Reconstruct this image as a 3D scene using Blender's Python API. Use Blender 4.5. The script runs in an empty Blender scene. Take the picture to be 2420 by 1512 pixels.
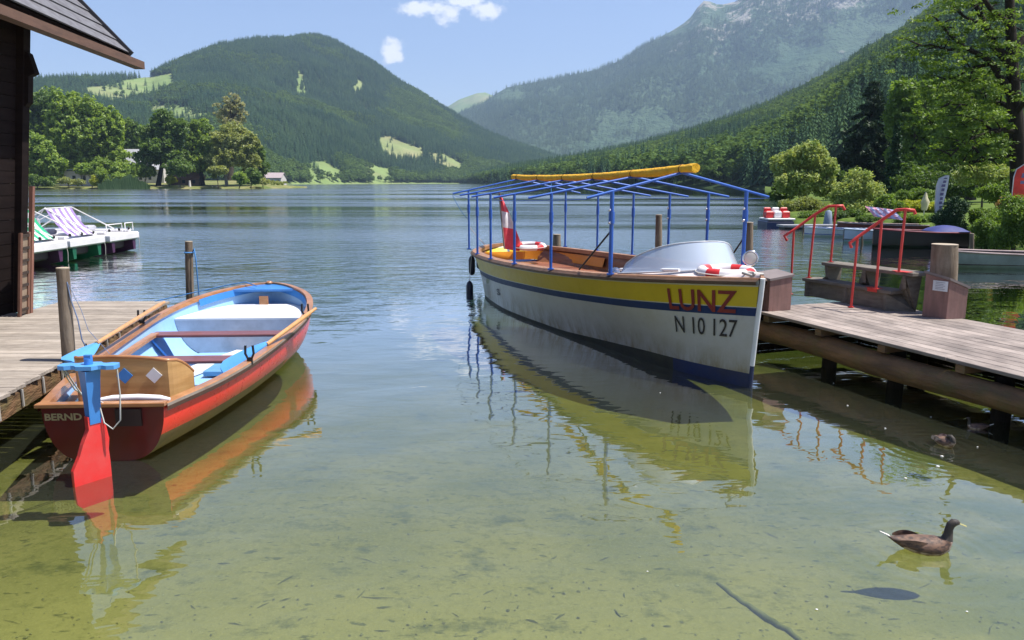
import bpy, math, random
import numpy as np
from mathutils import Vector, Matrix
rnd = random.Random(7); rng = np.random.default_rng(11)
SC = bpy.context.scene; COL = SC.collection
# ------------------------------------------------------------------ camera
H = 2.2; F = 1815.0; TH = math.atan(325/1815.0)
cam = bpy.data.cameras.new('camera'); co = bpy.data.objects.new('camera', cam); COL.objects.link(co)
cam.sensor_width = 36; cam.lens = 36*F/2420; cam.clip_start = .05; cam.clip_end = 20000
co.location = (0, 0, H); co.rotation_euler = (math.pi/2-TH, 0, 0); SC.camera = co
cth, sth = math.cos(TH), math.sin(TH)
def ray(px, py):
    a = (px-1210)/F; b = (756-py)/F
    return Vector((a, cth+b*sth, -sth+b*cth))
def at_z(px, py, z):
    r = ray(px, py); t = (z-H)/r.z; return Vector((0, 0, H))+r*t
def at_y(px, py, y):
    r = ray(px, py); return Vector((0, 0, H))+r*(y/r.y)
# ------------------------------------------------------------------ light
SUN_EL, SUN_AZ = math.radians(63), math.radians(93)       # azimuth from +Y towards +X
sd = Vector((math.sin(SUN_AZ)*math.cos(SUN_EL), math.cos(SUN_AZ)*math.cos(SUN_EL), math.sin(SUN_EL)))
sl = bpy.data.lights.new('sun', 'SUN'); sl.energy = 4.8; sl.angle = math.radians(.5); sl.color = (1, .955, .88)
so = bpy.data.objects.new('sun', sl); COL.objects.link(so); so.rotation_euler = sd.to_track_quat('Z', 'Y').to_euler()
SC.view_settings.view_transform = 'Standard'; SC.view_settings.look = 'None'; SC.view_settings.gamma = 1
SC.view_settings.exposure = 0.82
SC.cycles.max_bounces = 10; SC.cycles.transparent_max_bounces = 16; SC.cycles.volume_bounces = 0
SC.cycles.diffuse_bounces = 3; SC.cycles.glossy_bounces = 3; SC.cycles.caustics_reflective = False; SC.cycles.caustics_refractive = False
SC.cycles.use_denoising = True; SC.cycles.sample_clamp_indirect = 6
# ------------------------------------------------------------------ node helpers
class NT:
    def __init__(s, nt): s.nt = nt; nt.nodes.clear()
    def n(s, t, **k):
        n = s.nt.nodes.new('ShaderNode'+t)
        ins = k.pop('i', {})
        for a, v in k.items(): setattr(n, a, v)
        for a, v in ins.items(): s.put(n.inputs[a], v)
        return n
    def put(s, sock, v):
        if isinstance(v, bpy.types.NodeSocket): s.nt.links.new(v, sock)
        elif isinstance(v, bpy.types.Node): s.nt.links.new(v.outputs[0], sock)
        else:
            if hasattr(sock.default_value, '__len__') and not hasattr(v, '__len__'): v = (v,)*len(sock.default_value)
            if hasattr(sock.default_value, '__len__') and len(sock.default_value) == 4 and len(v) == 3: v = tuple(v)+(1,)
            sock.default_value = v
    def m(s, op, a, b=0, c=0, clamp=False):
        n = s.n('Math', operation=op, use_clamp=clamp); s.put(n.inputs[0], a); s.put(n.inputs[1], b); s.put(n.inputs[2], c); return n.outputs[0]
    def mix(s, f, a, b, bt='MIX'):
        n = s.n('Mix', data_type='RGBA', blend_type=bt); s.put(n.inputs[0], f); s.put(n.inputs[6], a); s.put(n.inputs[7], b); return n.outputs[2]
    def noise(s, vec, scale, detail=3, rough=.55, dist=0):
        return s.n('TexNoise', i={'Vector': vec, 'Scale': scale, 'Detail': detail, 'Roughness': rough, 'Distortion': dist}).outputs[0]
    def rng(s, v, a, b, c=0, d=1):
        n = s.n('MapRange', i={0: v, 1: a, 2: b, 3: c, 4: d}); n.clamp = True; return n.outputs[0]
    def smooth(s, v, a, b):
        n = s.n('MapRange', interpolation_type='SMOOTHSTEP', i={0: v, 1: a, 2: b, 3: 0, 4: 1}); return n.outputs[0]
    def mapv(s, vec, sc=(1, 1, 1), rot=(0, 0, 0)):
        return s.n('Mapping', i={'Vector': vec, 'Scale': sc, 'Rotation': rot}).outputs[0]
# ------------------------------------------------------------------ sky
W = bpy.data.worlds.new("World"); SC.world = W; W.use_nodes = True
w = NT(W.node_tree)
sky = w.n('TexSky', sky_type='NISHITA', sun_disc=False, sun_elevation=SUN_EL, sun_rotation=SUN_AZ, altitude=600, air_density=1.0, dust_density=1.2, ozone_density=2.2)
tc = w.n('TexCoord'); sx = w.n('SeparateXYZ', i={0: tc.outputs['Generated']})
ym = w.m('MAXIMUM', sx.outputs[1], .05)
gx = w.m('DIVIDE', sx.outputs[0], ym); gz = w.m('DIVIDE', sx.outputs[2], ym)
gv = w.n('CombineXYZ', i={0: gx, 1: gz, 2: 0}).outputs[0]
cn = w.noise(w.mapv(gv, (1, 1.6, 1)), 22, 7, .62); cn2 = w.noise(gv, 60, 5, .6)
front = w.m('GREATER_THAN', sx.outputs[1], .05)
mask = None
for (px, py, rx, ry, st) in [(1000, 18, 70, 24, 1.0), (1065, 32, 56, 28, 1.15), (1140, 20, 60, 26, 1.15), (1110, 4, 80, 20, 1), (925, 121, 40, 34, 1.3), (60, 172, 28, 24, 1.0), (985, 8, 40, 10, .7), (875, 146, 22, 10, .55)]:
    r0 = ray(px, py); cx, cz = r0.x/r0.y, r0.z/r0.y
    dx = w.m('DIVIDE', w.m('SUBTRACT', gx, cx), rx/F); dz = w.m('DIVIDE', w.m('SUBTRACT', gz, cz), ry/F)
    d = w.m('SQRT', w.m('ADD', w.m('MULTIPLY', dx, dx), w.m('MULTIPLY', dz, dz)))
    g = w.m('MULTIPLY', w.m('SUBTRACT', 1, d), st)
    mask = g if mask is None else w.m('MAXIMUM', mask, g)
cl = w.m('ADD', w.m('ADD', mask, w.m('MULTIPLY', w.m('SUBTRACT', cn, .5), 2.6)), w.m('MULTIPLY', w.m('SUBTRACT', cn2, .5), 1.1))
cl = w.m('MULTIPLY', w.m('MULTIPLY', w.smooth(cl, .12, .75), w.smooth(mask, -.45, .1)), front)
skc = w.mix(1.0, sky.outputs[0], (.95, .90, 1.0), 'MULTIPLY')
sc_ = w.mix(w.m('MULTIPLY', cl, .85), skc, (7.6, 7.5, 7.6))
bg = w.n('Background', i={0: sc_, 1: .1}); w.n('OutputWorld', i={0: bg})
# ------------------------------------------------------------------ materials
MATS = {}
def mat(name, col, col2=None, rough=.6, scale=3, stretch=(1, 1, 1), bump=0, tone=.25, metal=0, spec=.5, dirt=None, dirtamt=0, coat=0, rot=(0, 0, 0), lohi=(.35, .65), detail=4, dscale=2.5, stain=None):
    if name in MATS: return MATS[name]
    M = bpy.data.materials.new(name); M.use_nodes = True; t = NT(M.node_tree); MATS[name] = M
    oc = t.n('TexCoord').outputs['Object']; v = t.mapv(oc, stretch, rot)
    nz = t.noise(v, scale, detail, .6)
    if col2 is None: col2 = tuple(c*.72 for c in col)
    c = t.mix(t.rng(nz, *lohi), col, col2)
    if dirt: c = t.mix(t.m('MULTIPLY', t.rng(t.noise(oc, dscale, 6, .7), .48, .72), dirtamt), c, dirt)
    if stain:                                                          # waterline stain: height band, colour, amount
        sz_ = t.n('SeparateXYZ', i={0: oc}).outputs[2]; sn_ = t.noise(t.mapv(oc, (1, 1, .25)), 7, 5, .7)
        c = t.mix(t.m('MULTIPLY', t.m('MULTIPLY', t.rng(sz_, stain[0], stain[1], 1, 0), t.rng(sn_, .38, .62)), stain[3]), c, stain[2])
    if tone:
        at = t.n('Attribute', attribute_name='tone'); k = t.m('ADD', 1, t.m('MULTIPLY', at.outputs['Fac'], tone))
        c = t.n('VectorMath', operation='SCALE', i={0: c, 'Scale': k}).outputs[0]
    wr = t.noise(oc, 9, 6, .75); c = t.mix(t.m('MULTIPLY', t.rng(wr, .56, .74), .0 if metal else .22), c, t.mix(1, c, (.45, .43, .40), 'MULTIPLY'))
    p = t.n('BsdfPrincipled', i={'Base Color': c, 'Roughness': t.m('MULTIPLY_ADD', t.m('SUBTRACT', wr, .5), .35, rough, clamp=True), 'Metallic': metal, 'Specular IOR Level': spec, 'Coat Weight': coat, 'Coat Roughness': .1})
    if bump:
        b = t.n('Bump', i={'Height': t.noise(v, scale*2, 5, .65), 'Strength': 1, 'Distance': bump}); t.put(p.inputs['Normal'], b.outputs[0])
    t.n('OutputMaterial', i={0: p}); return M
def leafmat(name, a, b, trans=.35, objrand=False):
    if name in MATS: return MATS[name]
    M = bpy.data.materials.new(name); M.use_nodes = True; t = NT(M.node_tree); MATS[name] = M
    f = t.n('Attribute', attribute_name='tone').outputs['Fac']
    f = t.m('MULTIPLY_ADD', f, .5, .5)
    if objrand: oi = t.n('ObjectInfo'); f = t.m('ADD', t.m('MULTIPLY', f, .30), t.m('MULTIPLY', oi.outputs['Random'], .60)); f = t.m('ADD', f, t.m('MULTIPLY', t.m('SUBTRACT', t.noise(oi.outputs['Location'], .014, 5, .65), .48), 1.9), clamp=True)
    c = t.mix(f, a, b)
    d = t.n('BsdfDiffuse', i={0: c}); tr = t.n('BsdfTranslucent', i={0: t.mix(1, c, (1.3, 1.25, .6), 'MULTIPLY')})
    gl = t.n('BsdfGlossy', i={0: (.5, .5, .5), 'Roughness': .5})
    mx = t.n('MixShader', i={0: trans, 1: d.outputs[0], 2: tr.outputs[0]}); mx2 = t.n('MixShader', i={0: .0 if objrand else .05, 1: mx.outputs[0], 2: gl.outputs[0]})
    t.n('OutputMaterial', i={0: mx2}); return M
# ------------------------------------------------------------------ mesh helpers
class MB:
    def __init__(s): s.v = []; s.f = []; s.m = []; s.t = []; s.sm = []
    def add(s, vs, fs, mi=0, tone=0., smooth=False):
        o = len(s.v); s.v += [tuple(v) for v in vs]
        for f in fs: s.f.append([o+i for i in f]); s.m.append(mi); s.t.append(tone); s.sm.append(smooth)
        return s
    def box(s, c, sz, rz=0, mi=0, tone=0., M=None, bev=0):
        hx, hy, hz = sz[0]/2, sz[1]/2, sz[2]/2
        if bev:
            vs = []
            b = bev
            for z, e in ((-hz, b), (-hz+b, 0), (hz-b, 0), (hz, b)):
                for x, y in ((-hx+e, -hy+e), (hx-e, -hy+e), (hx-e, hy-e), (-hx+e, hy-e)): vs.append((x, y, z))
            fs = [(3, 2, 1, 0), (12, 13, 14, 15)]+[(4*k+i, 4*k+(i+1) % 4, 4*k+4+(i+1) % 4, 4*k+4+i) for k in range(3) for i in range(4)]
        else:
            vs = [(x, y, z) for z in (-hz, hz) for x, y in ((-hx, -hy), (hx, -hy), (hx, hy), (-hx, hy))]
            fs = [(3, 2, 1, 0), (4, 5, 6, 7), (0, 1, 5, 4), (1, 2, 6, 5), (2, 3, 7, 6), (3, 0, 4, 7)]
        R = M if M is not None else Matrix.Rotation(rz, 3, 'Z')
        c = Vector(c)
        return s.add([c+R@Vector(v) for v in vs], fs, mi, tone)
    def beam(s, p, q, wd, ht, mi=0, tone=0., up=(0, 0, 1), bev=0):
        p, q = Vector(p), Vector(q); d = q-p; L = d.length; d.normalize(); up = Vector(up)
        if abs(d.dot(up)) > .98: up = Vector((0, 1, 0))
        y = up.cross(d).normalized(); z = d.cross(y)
        M = Matrix((d, y, z)).transposed(); return s.box((p+q)/2, (L, wd, ht), M=M, mi=mi, tone=tone, bev=bev)
    def tube(s, pts, r, n=10, mi=0, tone=0., caps=True, flat=1.0, jit=0):
        pts = [Vector(p) for p in pts]; N = len(pts)
        rs = r if hasattr(r, '__len__') else [r]*N
        vs = []; prev = None
        for i, p in enumerate(pts):
            d = (pts[min(i+1, N-1)]-pts[max(i-1, 0)]).normalized()
            if prev is None:
                a = Vector((0, 0, 1)) if abs(d.z) < .9 else Vector((1, 0, 0)); x = d.cross(a).normalized()
            else:
                x = (prev-d*prev.dot(d)).normalized()
            prev = x; y = d.cross(x)
            for k in range(n):
                an = 2*math.pi*k/n; rr = rs[i]*(1+(rnd.uniform(-jit, jit) if jit else 0))
                vs.append(p+x*math.cos(an)*rr+y*math.sin(an)*rr*flat)
        fs = [(i*n+k, i*n+(k+1) % n, (i+1)*n+(k+1) % n, (i+1)*n+k) for i in range(N-1) for k in range(n)]
        s.add(vs, fs, mi, tone, True)
        if caps:
            s.add([vs[k] for k in range(n)], [tuple(range(n-1, -1, -1))], mi, tone); s.add(vs[-n:], [tuple(range(n))], mi, tone)
        return s
    def grid(s, P, mi=0, tone=0., smooth=True, flip=False):       # P[i][j]; mi may be a function of (i, j)
        n, m = len(P), len(P[0]); vs = [p for r in P for p in r]; o = len(s.v); s.v += [tuple(v) for v in vs]
        for i in range(n-1):
            for j in range(m-1):
                f = [o+i*m+j, o+i*m+j+1, o+(i+1)*m+j+1, o+(i+1)*m+j]
                s.f.append(f[::-1] if flip else f); s.m.append(mi(i, j) if callable(mi) else mi); s.t.append(tone); s.sm.append(smooth)
        return s
    def poly(s, pts, z0, z1, mi=0, tone=0.):                        # vertical prism of a plan outline
        n = len(pts); vs = [(p[0], p[1], z0) for p in pts]+[(p[0], p[1], z1) for p in pts]
        return s.add(vs, [tuple(range(n-1, -1, -1)), tuple(range(n, 2*n))]+[(i, (i+1) % n, n+(i+1) % n, n+i) for i in range(n)], mi, tone)
    def slab(s, pts, nrm, th, mi=0, tone=0.):                       # extrude a 3D polygon along a vector
        n = len(pts); a = [Vector(p) for p in pts]; nrm = Vector(nrm)*th; b = [p+nrm for p in a]
        return s.add(a+b, [tuple(range(n-1, -1, -1)), tuple(range(n, 2*n))]+[(i, (i+1) % n, n+(i+1) % n, n+i) for i in range(n)], mi, tone)
    def torus(s, c, R, r, M=None, n=32, k=10, mi=0, arc=None):
        c = Vector(c); M = M or Matrix.Identity(3); P = []
        for i in range(n+1):
            a = 2*math.pi*i/n
            P.append([c+M@Vector(((R+r*math.cos(b))*math.cos(a), (R+r*math.cos(b))*math.sin(a), r*math.sin(b))) for b in [2*math.pi*j/k for j in range(k+1)]])
        return s.grid(P, mi if arc is None else (lambda i, j: arc(i/n)))
    def ball(s, c, r, n=16, m=10, M=None, mi=0, tone=0., z0=-1., z1=1.):
        c = Vector(c); r = r if hasattr(r, '__len__') else (r, r, r); P = []
        for i in range(m+1):
            z = math.sin(math.asin(z0)+(math.asin(z1)-math.asin(z0))*i/m); q = math.sqrt(max(0, 1-z*z)); row = []
            for j in range(n+1):
                a = 2*math.pi*j/n; v = Vector((r[0]*q*math.cos(a), r[1]*q*math.sin(a), r[2]*z)); row.append(c+(M@v if M else v))
            P.append(row)
        return s.grid(P, mi, tone)
    def build(s, name, mats, parent=None, base=None, **pr):
        me = bpy.data.meshes.new(name); o = Vector(base) if base is not None else (parent_world(parent) if parent else Vector((0, 0, 0)))
        me.from_pydata([(v[0]-o.x, v[1]-o.y, v[2]-o.z) for v in s.v], [], s.f)
        if not isinstance(mats, (list, tuple)): mats = [mats]
        for m_ in mats: me.materials.append(m_)
        me.polygons.foreach_set('material_index', s.m); me.polygons.foreach_set('use_smooth', s.sm)
        a = me.attributes.new('tone', 'FLOAT', 'FACE'); a.data.foreach_set('value', s.t); me.update()
        return link(name, me, parent, o if parent is None else None, **pr)
def parent_world(p):
    v = Vector((0, 0, 0))
    while p is not None: v = v+p.location; p = p.parent
    return v
def link(name, me, parent=None, loc=None, **pr):
    ob = bpy.data.objects.new(name, me); COL.objects.link(ob); ob.parent = parent
    if loc is not None: ob.location = loc
    for k, v in pr.items(): ob[k] = v
    return ob
def thing(name, label, cat, loc, group=None):
    o = bpy.data.objects.new(name, None); COL.objects.link(o); o.location = loc; o.empty_display_size = .1
    o['label'] = label; o['category'] = cat
    if group: o['group'] = group
    return o
def mesh_np(name, V, Fc, m, tone=None, parent=None, smooth=False, base=None, **pr):
    V = np.asarray(V, np.float32); Fc = np.asarray(Fc, np.int32); k = Fc.shape[1]
    o = Vector(base) if base is not None else (parent_world(parent) if parent else Vector((0, 0, 0)))
    V = V-np.array(o, np.float32)
    me = bpy.data.meshes.new(name); me.vertices.add(len(V)); me.vertices.foreach_set('co', V.ravel())
    me.loops.add(Fc.size); me.loops.foreach_set('vertex_index', Fc.ravel())
    me.polygons.add(len(Fc)); me.polygons.foreach_set('loop_start', np.arange(len(Fc), dtype=np.int32)*k)
    me.polygons.foreach_set('loop_total', np.full(len(Fc), k, np.int32))
    me.polygons.foreach_set('use_smooth', np.full(len(Fc), smooth)); me.update(calc_edges=True); me.validate()
    for mm in (m if isinstance(m, (list, tuple)) else [m]): me.materials.append(mm)
    if tone is not None and len(me.polygons) == len(tone):
        a = me.attributes.new('tone', 'FLOAT', 'FACE'); a.data.foreach_set('value', np.asarray(tone, np.float32))
    return link(name, me, parent, o if parent is None else None, **pr)
def copy_tree(o, parent=None):
    c = o.copy(); COL.objects.link(c); c.parent = parent
    for ch in [x for x in o.children]: copy_tree(ch, c)
    return c
def text_tris(s, size=1.0, bold=0., sx=1.0):
    cu = bpy.data.curves.new('t', 'FONT'); cu.body = s; cu.size = size; cu.offset = bold; cu.resolution_u = 3
    ob = bpy.data.objects.new('t', cu); COL.objects.link(ob)
    me = bpy.data.meshes.new_from_object(ob.evaluated_get(bpy.context.evaluated_depsgraph_get()))
    V = [Vector((v.co.x*sx, v.co.y, 0)) for v in me.vertices]; Fs = [tuple(p.vertices) for p in me.polygons]
    bpy.data.objects.remove(ob); bpy.data.curves.remove(cu); bpy.data.meshes.remove(me); return V, Fs
def islands(Fs, n):
    c = list(range(n))
    def fd(i):
        while c[i] != i: i = c[i]
        return i
    for f in Fs:
        for k in f[1:]: c[fd(k)] = fd(f[0])
    out = {}
    for f in Fs: out.setdefault(fd(f[0]), []).append(f)
    return list(out.values())
def letters(vs, Fs, mt, parent):
    for g_ in islands(Fs, len(vs)):
        ids = sorted({i for f in g_ for i in f}); mp = {k: i for i, k in enumerate(ids)}
        m = MB(); m.add([vs[i] for i in ids], [tuple(mp[i] for i in f) for f in g_]); m.build('letter', mt, parent)
def interp(x, xs, ys): return float(np.interp(x, xs, ys))
def spl(x, xs, ys):                                                  # smooth (Catmull-Rom) interpolation
    xs = list(xs)
    if x <= xs[0]: return ys[0]
    if x >= xs[-1]: return ys[-1]
    i = next(k for k in range(len(xs)-1) if x <= xs[k+1]); t = (x-xs[i])/(xs[i+1]-xs[i])
    def tg(k):
        if k == 0: return (ys[1]-ys[0])/(xs[1]-xs[0])
        if k == len(xs)-1: return (ys[-1]-ys[-2])/(xs[-1]-xs[-2])
        return (ys[k+1]-ys[k-1])/(xs[k+1]-xs[k-1])
    h = xs[i+1]-xs[i]; a, b = tg(i)*h, tg(i+1)*h
    return (2*t**3-3*t**2+1)*ys[i]+(t**3-2*t**2+t)*a+(-2*t**3+3*t**2)*ys[i+1]+(t**3-t**2)*b
# ================================================================== WATER, BED, TERRAIN
def vnoise(x, y, seed=0, oct=5, s=1.0):                               # value noise, numpy
    out = np.zeros_like(x, dtype=float); amp = 1.; tot = 0.
    for o in range(oct):
        X = x*s*2**o+seed*17.3; Y = y*s*2**o+seed*5.7; xi = np.floor(X).astype(np.int64); yi = np.floor(Y).astype(np.int64)
        fx = X-xi; fy = Y-yi; fx = fx*fx*(3-2*fx); fy = fy*fy*(3-2*fy)
        def h(a, b):
            n = (a*374761393+b*668265263+seed*9973+o*7919) & 0x7fffffff; n = ((n ^ (n >> 13))*1274126177) & 0x7fffffff; return ((n ^ (n >> 16)) & 0xffff)/65535.
        v = (h(xi, yi)*(1-fx)+h(xi+1, yi)*fx)*(1-fy)+(h(xi, yi+1)*(1-fx)+h(xi+1, yi+1)*fx)*fy
        out += amp*(v*2-1); tot += amp; amp *= .5
    return out/tot
RING = (at_z(2178, 1300, 0), at_z(2231, 1052, 0))
def water_mat():
    M = bpy.data.materials.new('lake_water'); M.use_nodes = True; t = NT(M.node_tree)
    oc = t.n('TexCoord').outputs['Object']; s = t.n('SeparateXYZ', i={0: oc}); X, Y = s.outputs[0], s.outputs[1]
    r = t.m('SQRT', t.m('ADD', t.m('MULTIPLY', X, X), t.m('MULTIPLY', Y, Y)))
    wind = t.smooth(t.m('ADD', Y, t.m('MULTIPLY', X, -.35)), 9.5, 21)
    # sheltered right-hand side beyond the boats and the mirror band under the far wood
    shel = t.smooth(t.m('SUBTRACT', X, t.m('MULTIPLY', Y, .30)), -2.0, 5.0)
    farR = t.m('MULTIPLY', t.smooth(t.m('ADD', r, t.m('MULTIPLY', X, .9)), 120, 190), t.smooth(t.m('DIVIDE', X, t.m('MAXIMUM', Y, 1)), -.12, .05))
    st = t.noise(t.mapv(oc, (.010, .055, 1), (0, 0, .06)), 1.0, 3, .6)
    streak = t.smooth(st, .36, .56)
    band = t.smooth(t.m('ABSOLUTE', t.m('SUBTRACT', t.m('ADD', Y, t.m('MULTIPLY', X, .06)), 66)), 1.5, 9)
    streak = t.m('MULTIPLY', streak, t.m('MAXIMUM', band, t.smooth(X, -6, 14)))
    a = t.m('MULTIPLY', wind, t.m('SUBTRACT', 1, t.m('MULTIPLY', shel, .86)))
    a = t.m('MULTIPLY', a, t.m('SUBTRACT', 1, t.m('MULTIPLY', farR, .93)))
    a = t.m('MULTIPLY', a, t.m('ADD', .16, t.m('MULTIPLY', streak, .84)))
    n1 = t.noise(t.mapv(oc, (1, 1.5, 1), (0, 0, .25)), 4.6, 3, .55, .3)
    n2 = t.noise(t.mapv(oc, (1, 1.6, 1), (0, 0, -.2)), 1.25, 2, .5, .2)
    n3 = t.noise(oc, .55, 2, .45, .5); n4 = t.noise(t.mapv(oc, (1, 2.2, 1)), 2.3, 2, .5, .4)
    hgt = t.m('MULTIPLY', a, t.m('ADD', t.m('MULTIPLY', n1, .028), t.m('MULTIPLY', n2, .080)))
    lowr = t.m('ADD', t.m('MULTIPLY', n3, .026), t.m('MULTIPLY', n4, .0030))
    hgt = t.m('ADD', hgt, lowr)
    for dx_, dy_ in ((RING[0].x, RING[0].y), (RING[1].x, RING[1].y)):       # rings spreading from the two swimming ducks
        ex, ey = t.m('SUBTRACT', X, dx_), t.m('SUBTRACT', Y, dy_); rr_ = t.m('SQRT', t.m('ADD', t.m('MULTIPLY', ex, ex), t.m('MULTIPLY', ey, ey)))
        hgt = t.m('ADD', hgt, t.m('MULTIPLY', t.m('SINE', t.m('MULTIPLY', rr_, 62)), t.m('MULTIPLY', .0011, t.m('POWER', 2.718, t.m('MULTIPLY', rr_, -3.2)))))
    b = t.n('Bump', i={'Height': hgt, 'Strength': 1.0, 'Distance': 1.0})
    fr = t.n('Fresnel', i={'IOR': 1.333, 'Normal': b.outputs[0]})
    frr = t.m('MULTIPLY', fr.outputs[0], 2.5, clamp=True)
    gl = t.n('BsdfGlossy', i={0: (1, 1, 1), 'Roughness': t.m('MULTIPLY_ADD', a, .17, .012), 'Normal': b.outputs[0]})
    tr = t.n('BsdfTransparent', i={0: (.66, .72, .49)})
    df = t.n('BsdfDiffuse', i={0: (.27, .31, .21)}); tr = t.n('MixShader', i={0: .06, 1: tr.outputs[0], 2: df.outputs[0]})   # faint milkiness of the shallow lake water
    mx = t.n('MixShader', i={0: frr, 1: tr.outputs[0], 2: gl.outputs[0]}); t.n('OutputMaterial', i={0: mx}); return M
wm = MB()
wm.add([(-3600, -60, 0), (2600, -60, 0), (2600, 2600, 0), (-3600, 2600, 0)], [(0, 1, 2, 3)])
wm.build('water', water_mat(), kind='structure')
# lake bed
def bed_z(x, y):
    d = np.interp(y-.15*np.abs(x+1), [-60, -12, -6, 0, 3, 6, 10, 18, 40, 100, 3000], [2.2, .9, .25, -.16, -.24, -.32, -.46, -1.1, -4, -9, -9])
    rt = np.interp(x-.55*y, [-400, -2, 3, 9], [0, 0, .3, .9])
    return d+vnoise(x, y, 3, 3, .45)*.05
gx_ = np.r_[-3600, -1200, -400, -150, -60, np.linspace(-24, 24, 97), 60, 150, 400, 1200, 2600]; gy_ = np.r_[-60, -30, -15, np.linspace(-8, 30, 96), 40, 60, 100, 200, 600, 2600]
GX, GY = np.meshgrid(gx_, gy_); Z = bed_z(GX, GY); nx, ny = len(gx_), len(gy_)
idx = np.arange(nx*ny).reshape(ny, nx); Fq = np.stack([idx[:-1, :-1], idx[:-1, 1:], idx[1:, 1:], idx[1:, :-1]], -1).reshape(-1, 4)
def bed_mat():
    M = bpy.data.materials.new('lake_bed_sand'); M.use_nodes = True; t = NT(M.node_tree)
    oc = t.n('TexCoord').outputs['Object']; s = t.n('SeparateXYZ', i={0: oc})
    n1 = t.noise(oc, 1.1, 5, .6); n2 = t.noise(oc, 14, 4, .7); n3 = t.noise(t.mapv(oc, (1, 1, 1)), 60, 2, .6)
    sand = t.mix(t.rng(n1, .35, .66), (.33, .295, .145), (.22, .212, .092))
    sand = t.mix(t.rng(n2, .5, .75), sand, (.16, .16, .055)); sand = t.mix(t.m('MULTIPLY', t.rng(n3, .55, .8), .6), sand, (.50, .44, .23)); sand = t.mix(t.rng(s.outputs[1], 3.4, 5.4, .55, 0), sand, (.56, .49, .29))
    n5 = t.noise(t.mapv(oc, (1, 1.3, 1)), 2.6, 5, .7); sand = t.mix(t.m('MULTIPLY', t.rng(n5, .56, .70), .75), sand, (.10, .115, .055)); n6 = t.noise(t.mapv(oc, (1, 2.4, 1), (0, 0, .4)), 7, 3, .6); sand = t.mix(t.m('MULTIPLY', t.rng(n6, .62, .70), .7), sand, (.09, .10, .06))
    depth_green = t.mix(t.rng(n2, .3, .7), (.08, .13, .045), (.15, .19, .06))  # darker green standing in for light lost in deeper water
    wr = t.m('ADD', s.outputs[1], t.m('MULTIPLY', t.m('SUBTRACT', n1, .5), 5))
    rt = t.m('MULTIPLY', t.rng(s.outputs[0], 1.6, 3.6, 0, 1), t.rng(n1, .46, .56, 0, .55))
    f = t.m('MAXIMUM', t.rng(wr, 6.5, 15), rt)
    c = t.mix(f, sand, depth_green)
    deep = t.mix(t.rng(wr, 15, 34), c, (.07, .19, .20))  # teal of deep water put into the bed colour
    b = t.n('Bump', i={'Height': n2, 'Strength': .6, 'Distance': .02})
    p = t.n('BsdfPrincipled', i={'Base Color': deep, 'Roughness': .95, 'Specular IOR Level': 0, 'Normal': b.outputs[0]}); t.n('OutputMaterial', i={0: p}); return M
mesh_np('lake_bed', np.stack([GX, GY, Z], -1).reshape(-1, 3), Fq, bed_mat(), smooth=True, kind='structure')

def hor_r(px, py): return (431-py)/F                                  # tangent of elevation at the picture's middle, per metre of depth
def polar(name, pxs, rs, rr, zr, kz=1.1, nr=60, m=None, amp=0.0, nscale=.004, seed=1, over=1.25, base=-1.0):
    """terrain over azimuths pxs: shore at depth rs, crest at depth rr with height zr, dropping behind"""
    A = []
    ts = np.r_[0, np.linspace(.002, 1, nr)**1.15, np.linspace(1.03, over, 6)]
    for i, px in enumerate(pxs):
        a = (px-1210)/F/cth                                             # x per metre of y
        yy = rs[i]+(rr[i]-rs[i])*ts; xx = a*yy
        tt = np.minimum(ts, 1); fall = np.where(ts > 1, 1-(ts-1)/(over-1)*.8, 1)
        z = base+(zr[i]-base)*tt**kz*fall
        z = z+amp*zr[i]*vnoise(xx, yy, seed, 5, nscale)*np.sin(np.pi*np.minimum(tt, 1))**.8*1.0
        A.append(np.stack([xx, yy, z], -1))
    A = np.array(A); n, k = A.shape[:2]; idx = np.arange(n*k).reshape(n, k)
    Fq = np.stack([idx[:-1, :-1], idx[:-1, 1:], idx[1:, 1:], idx[1:, :-1]], -1).reshape(-1, 4)[:, ::-1]
    ob = mesh_np(name, A.reshape(-1, 3), Fq, m, smooth=True, kind='structure')
    return A
def sample(A, n, seed, tmax=1.0):
    """random points on a polar sheet, spread by ground area"""
    g = np.random.default_rng(seed); a, b = A.shape[:2]
    P00, P10, P01 = A[:-1, :-1], A[1:, :-1], A[:-1, 1:]
    area = np.linalg.norm(np.cross(P10-P00, P01-P00), axis=-1).ravel(); area /= area.sum()
    c = g.choice(area.size, n, p=area); i, j = np.divmod(c, b-1); u, v = g.random(n)[:, None], g.random(n)[:, None]
    p = (A[i, j]*(1-u)+A[i+1, j]*u)*(1-v)+(A[i, j+1]*(1-u)+A[i+1, j+1]*u)*v
    return p
def topx(p):
    x, y, z = p[:, 0], p[:, 1], p[:, 2]-H; d = y*cth-z*sth; u = y*sth+z*cth
    return 1210+F*x/d, 756-F*u/d
def inpoly(px, py, poly):
    c = np.zeros(len(px), bool); n = len(poly)
    for i in range(n):
        x1, y1 = poly[i]; x2, y2 = poly[(i+1) % n]
        k = ((y1 > py) != (y2 > py)) & (px < (x2-x1)*(py-y1)/((y2-y1)+1e-9)+x1); c ^= k
    return c
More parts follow.
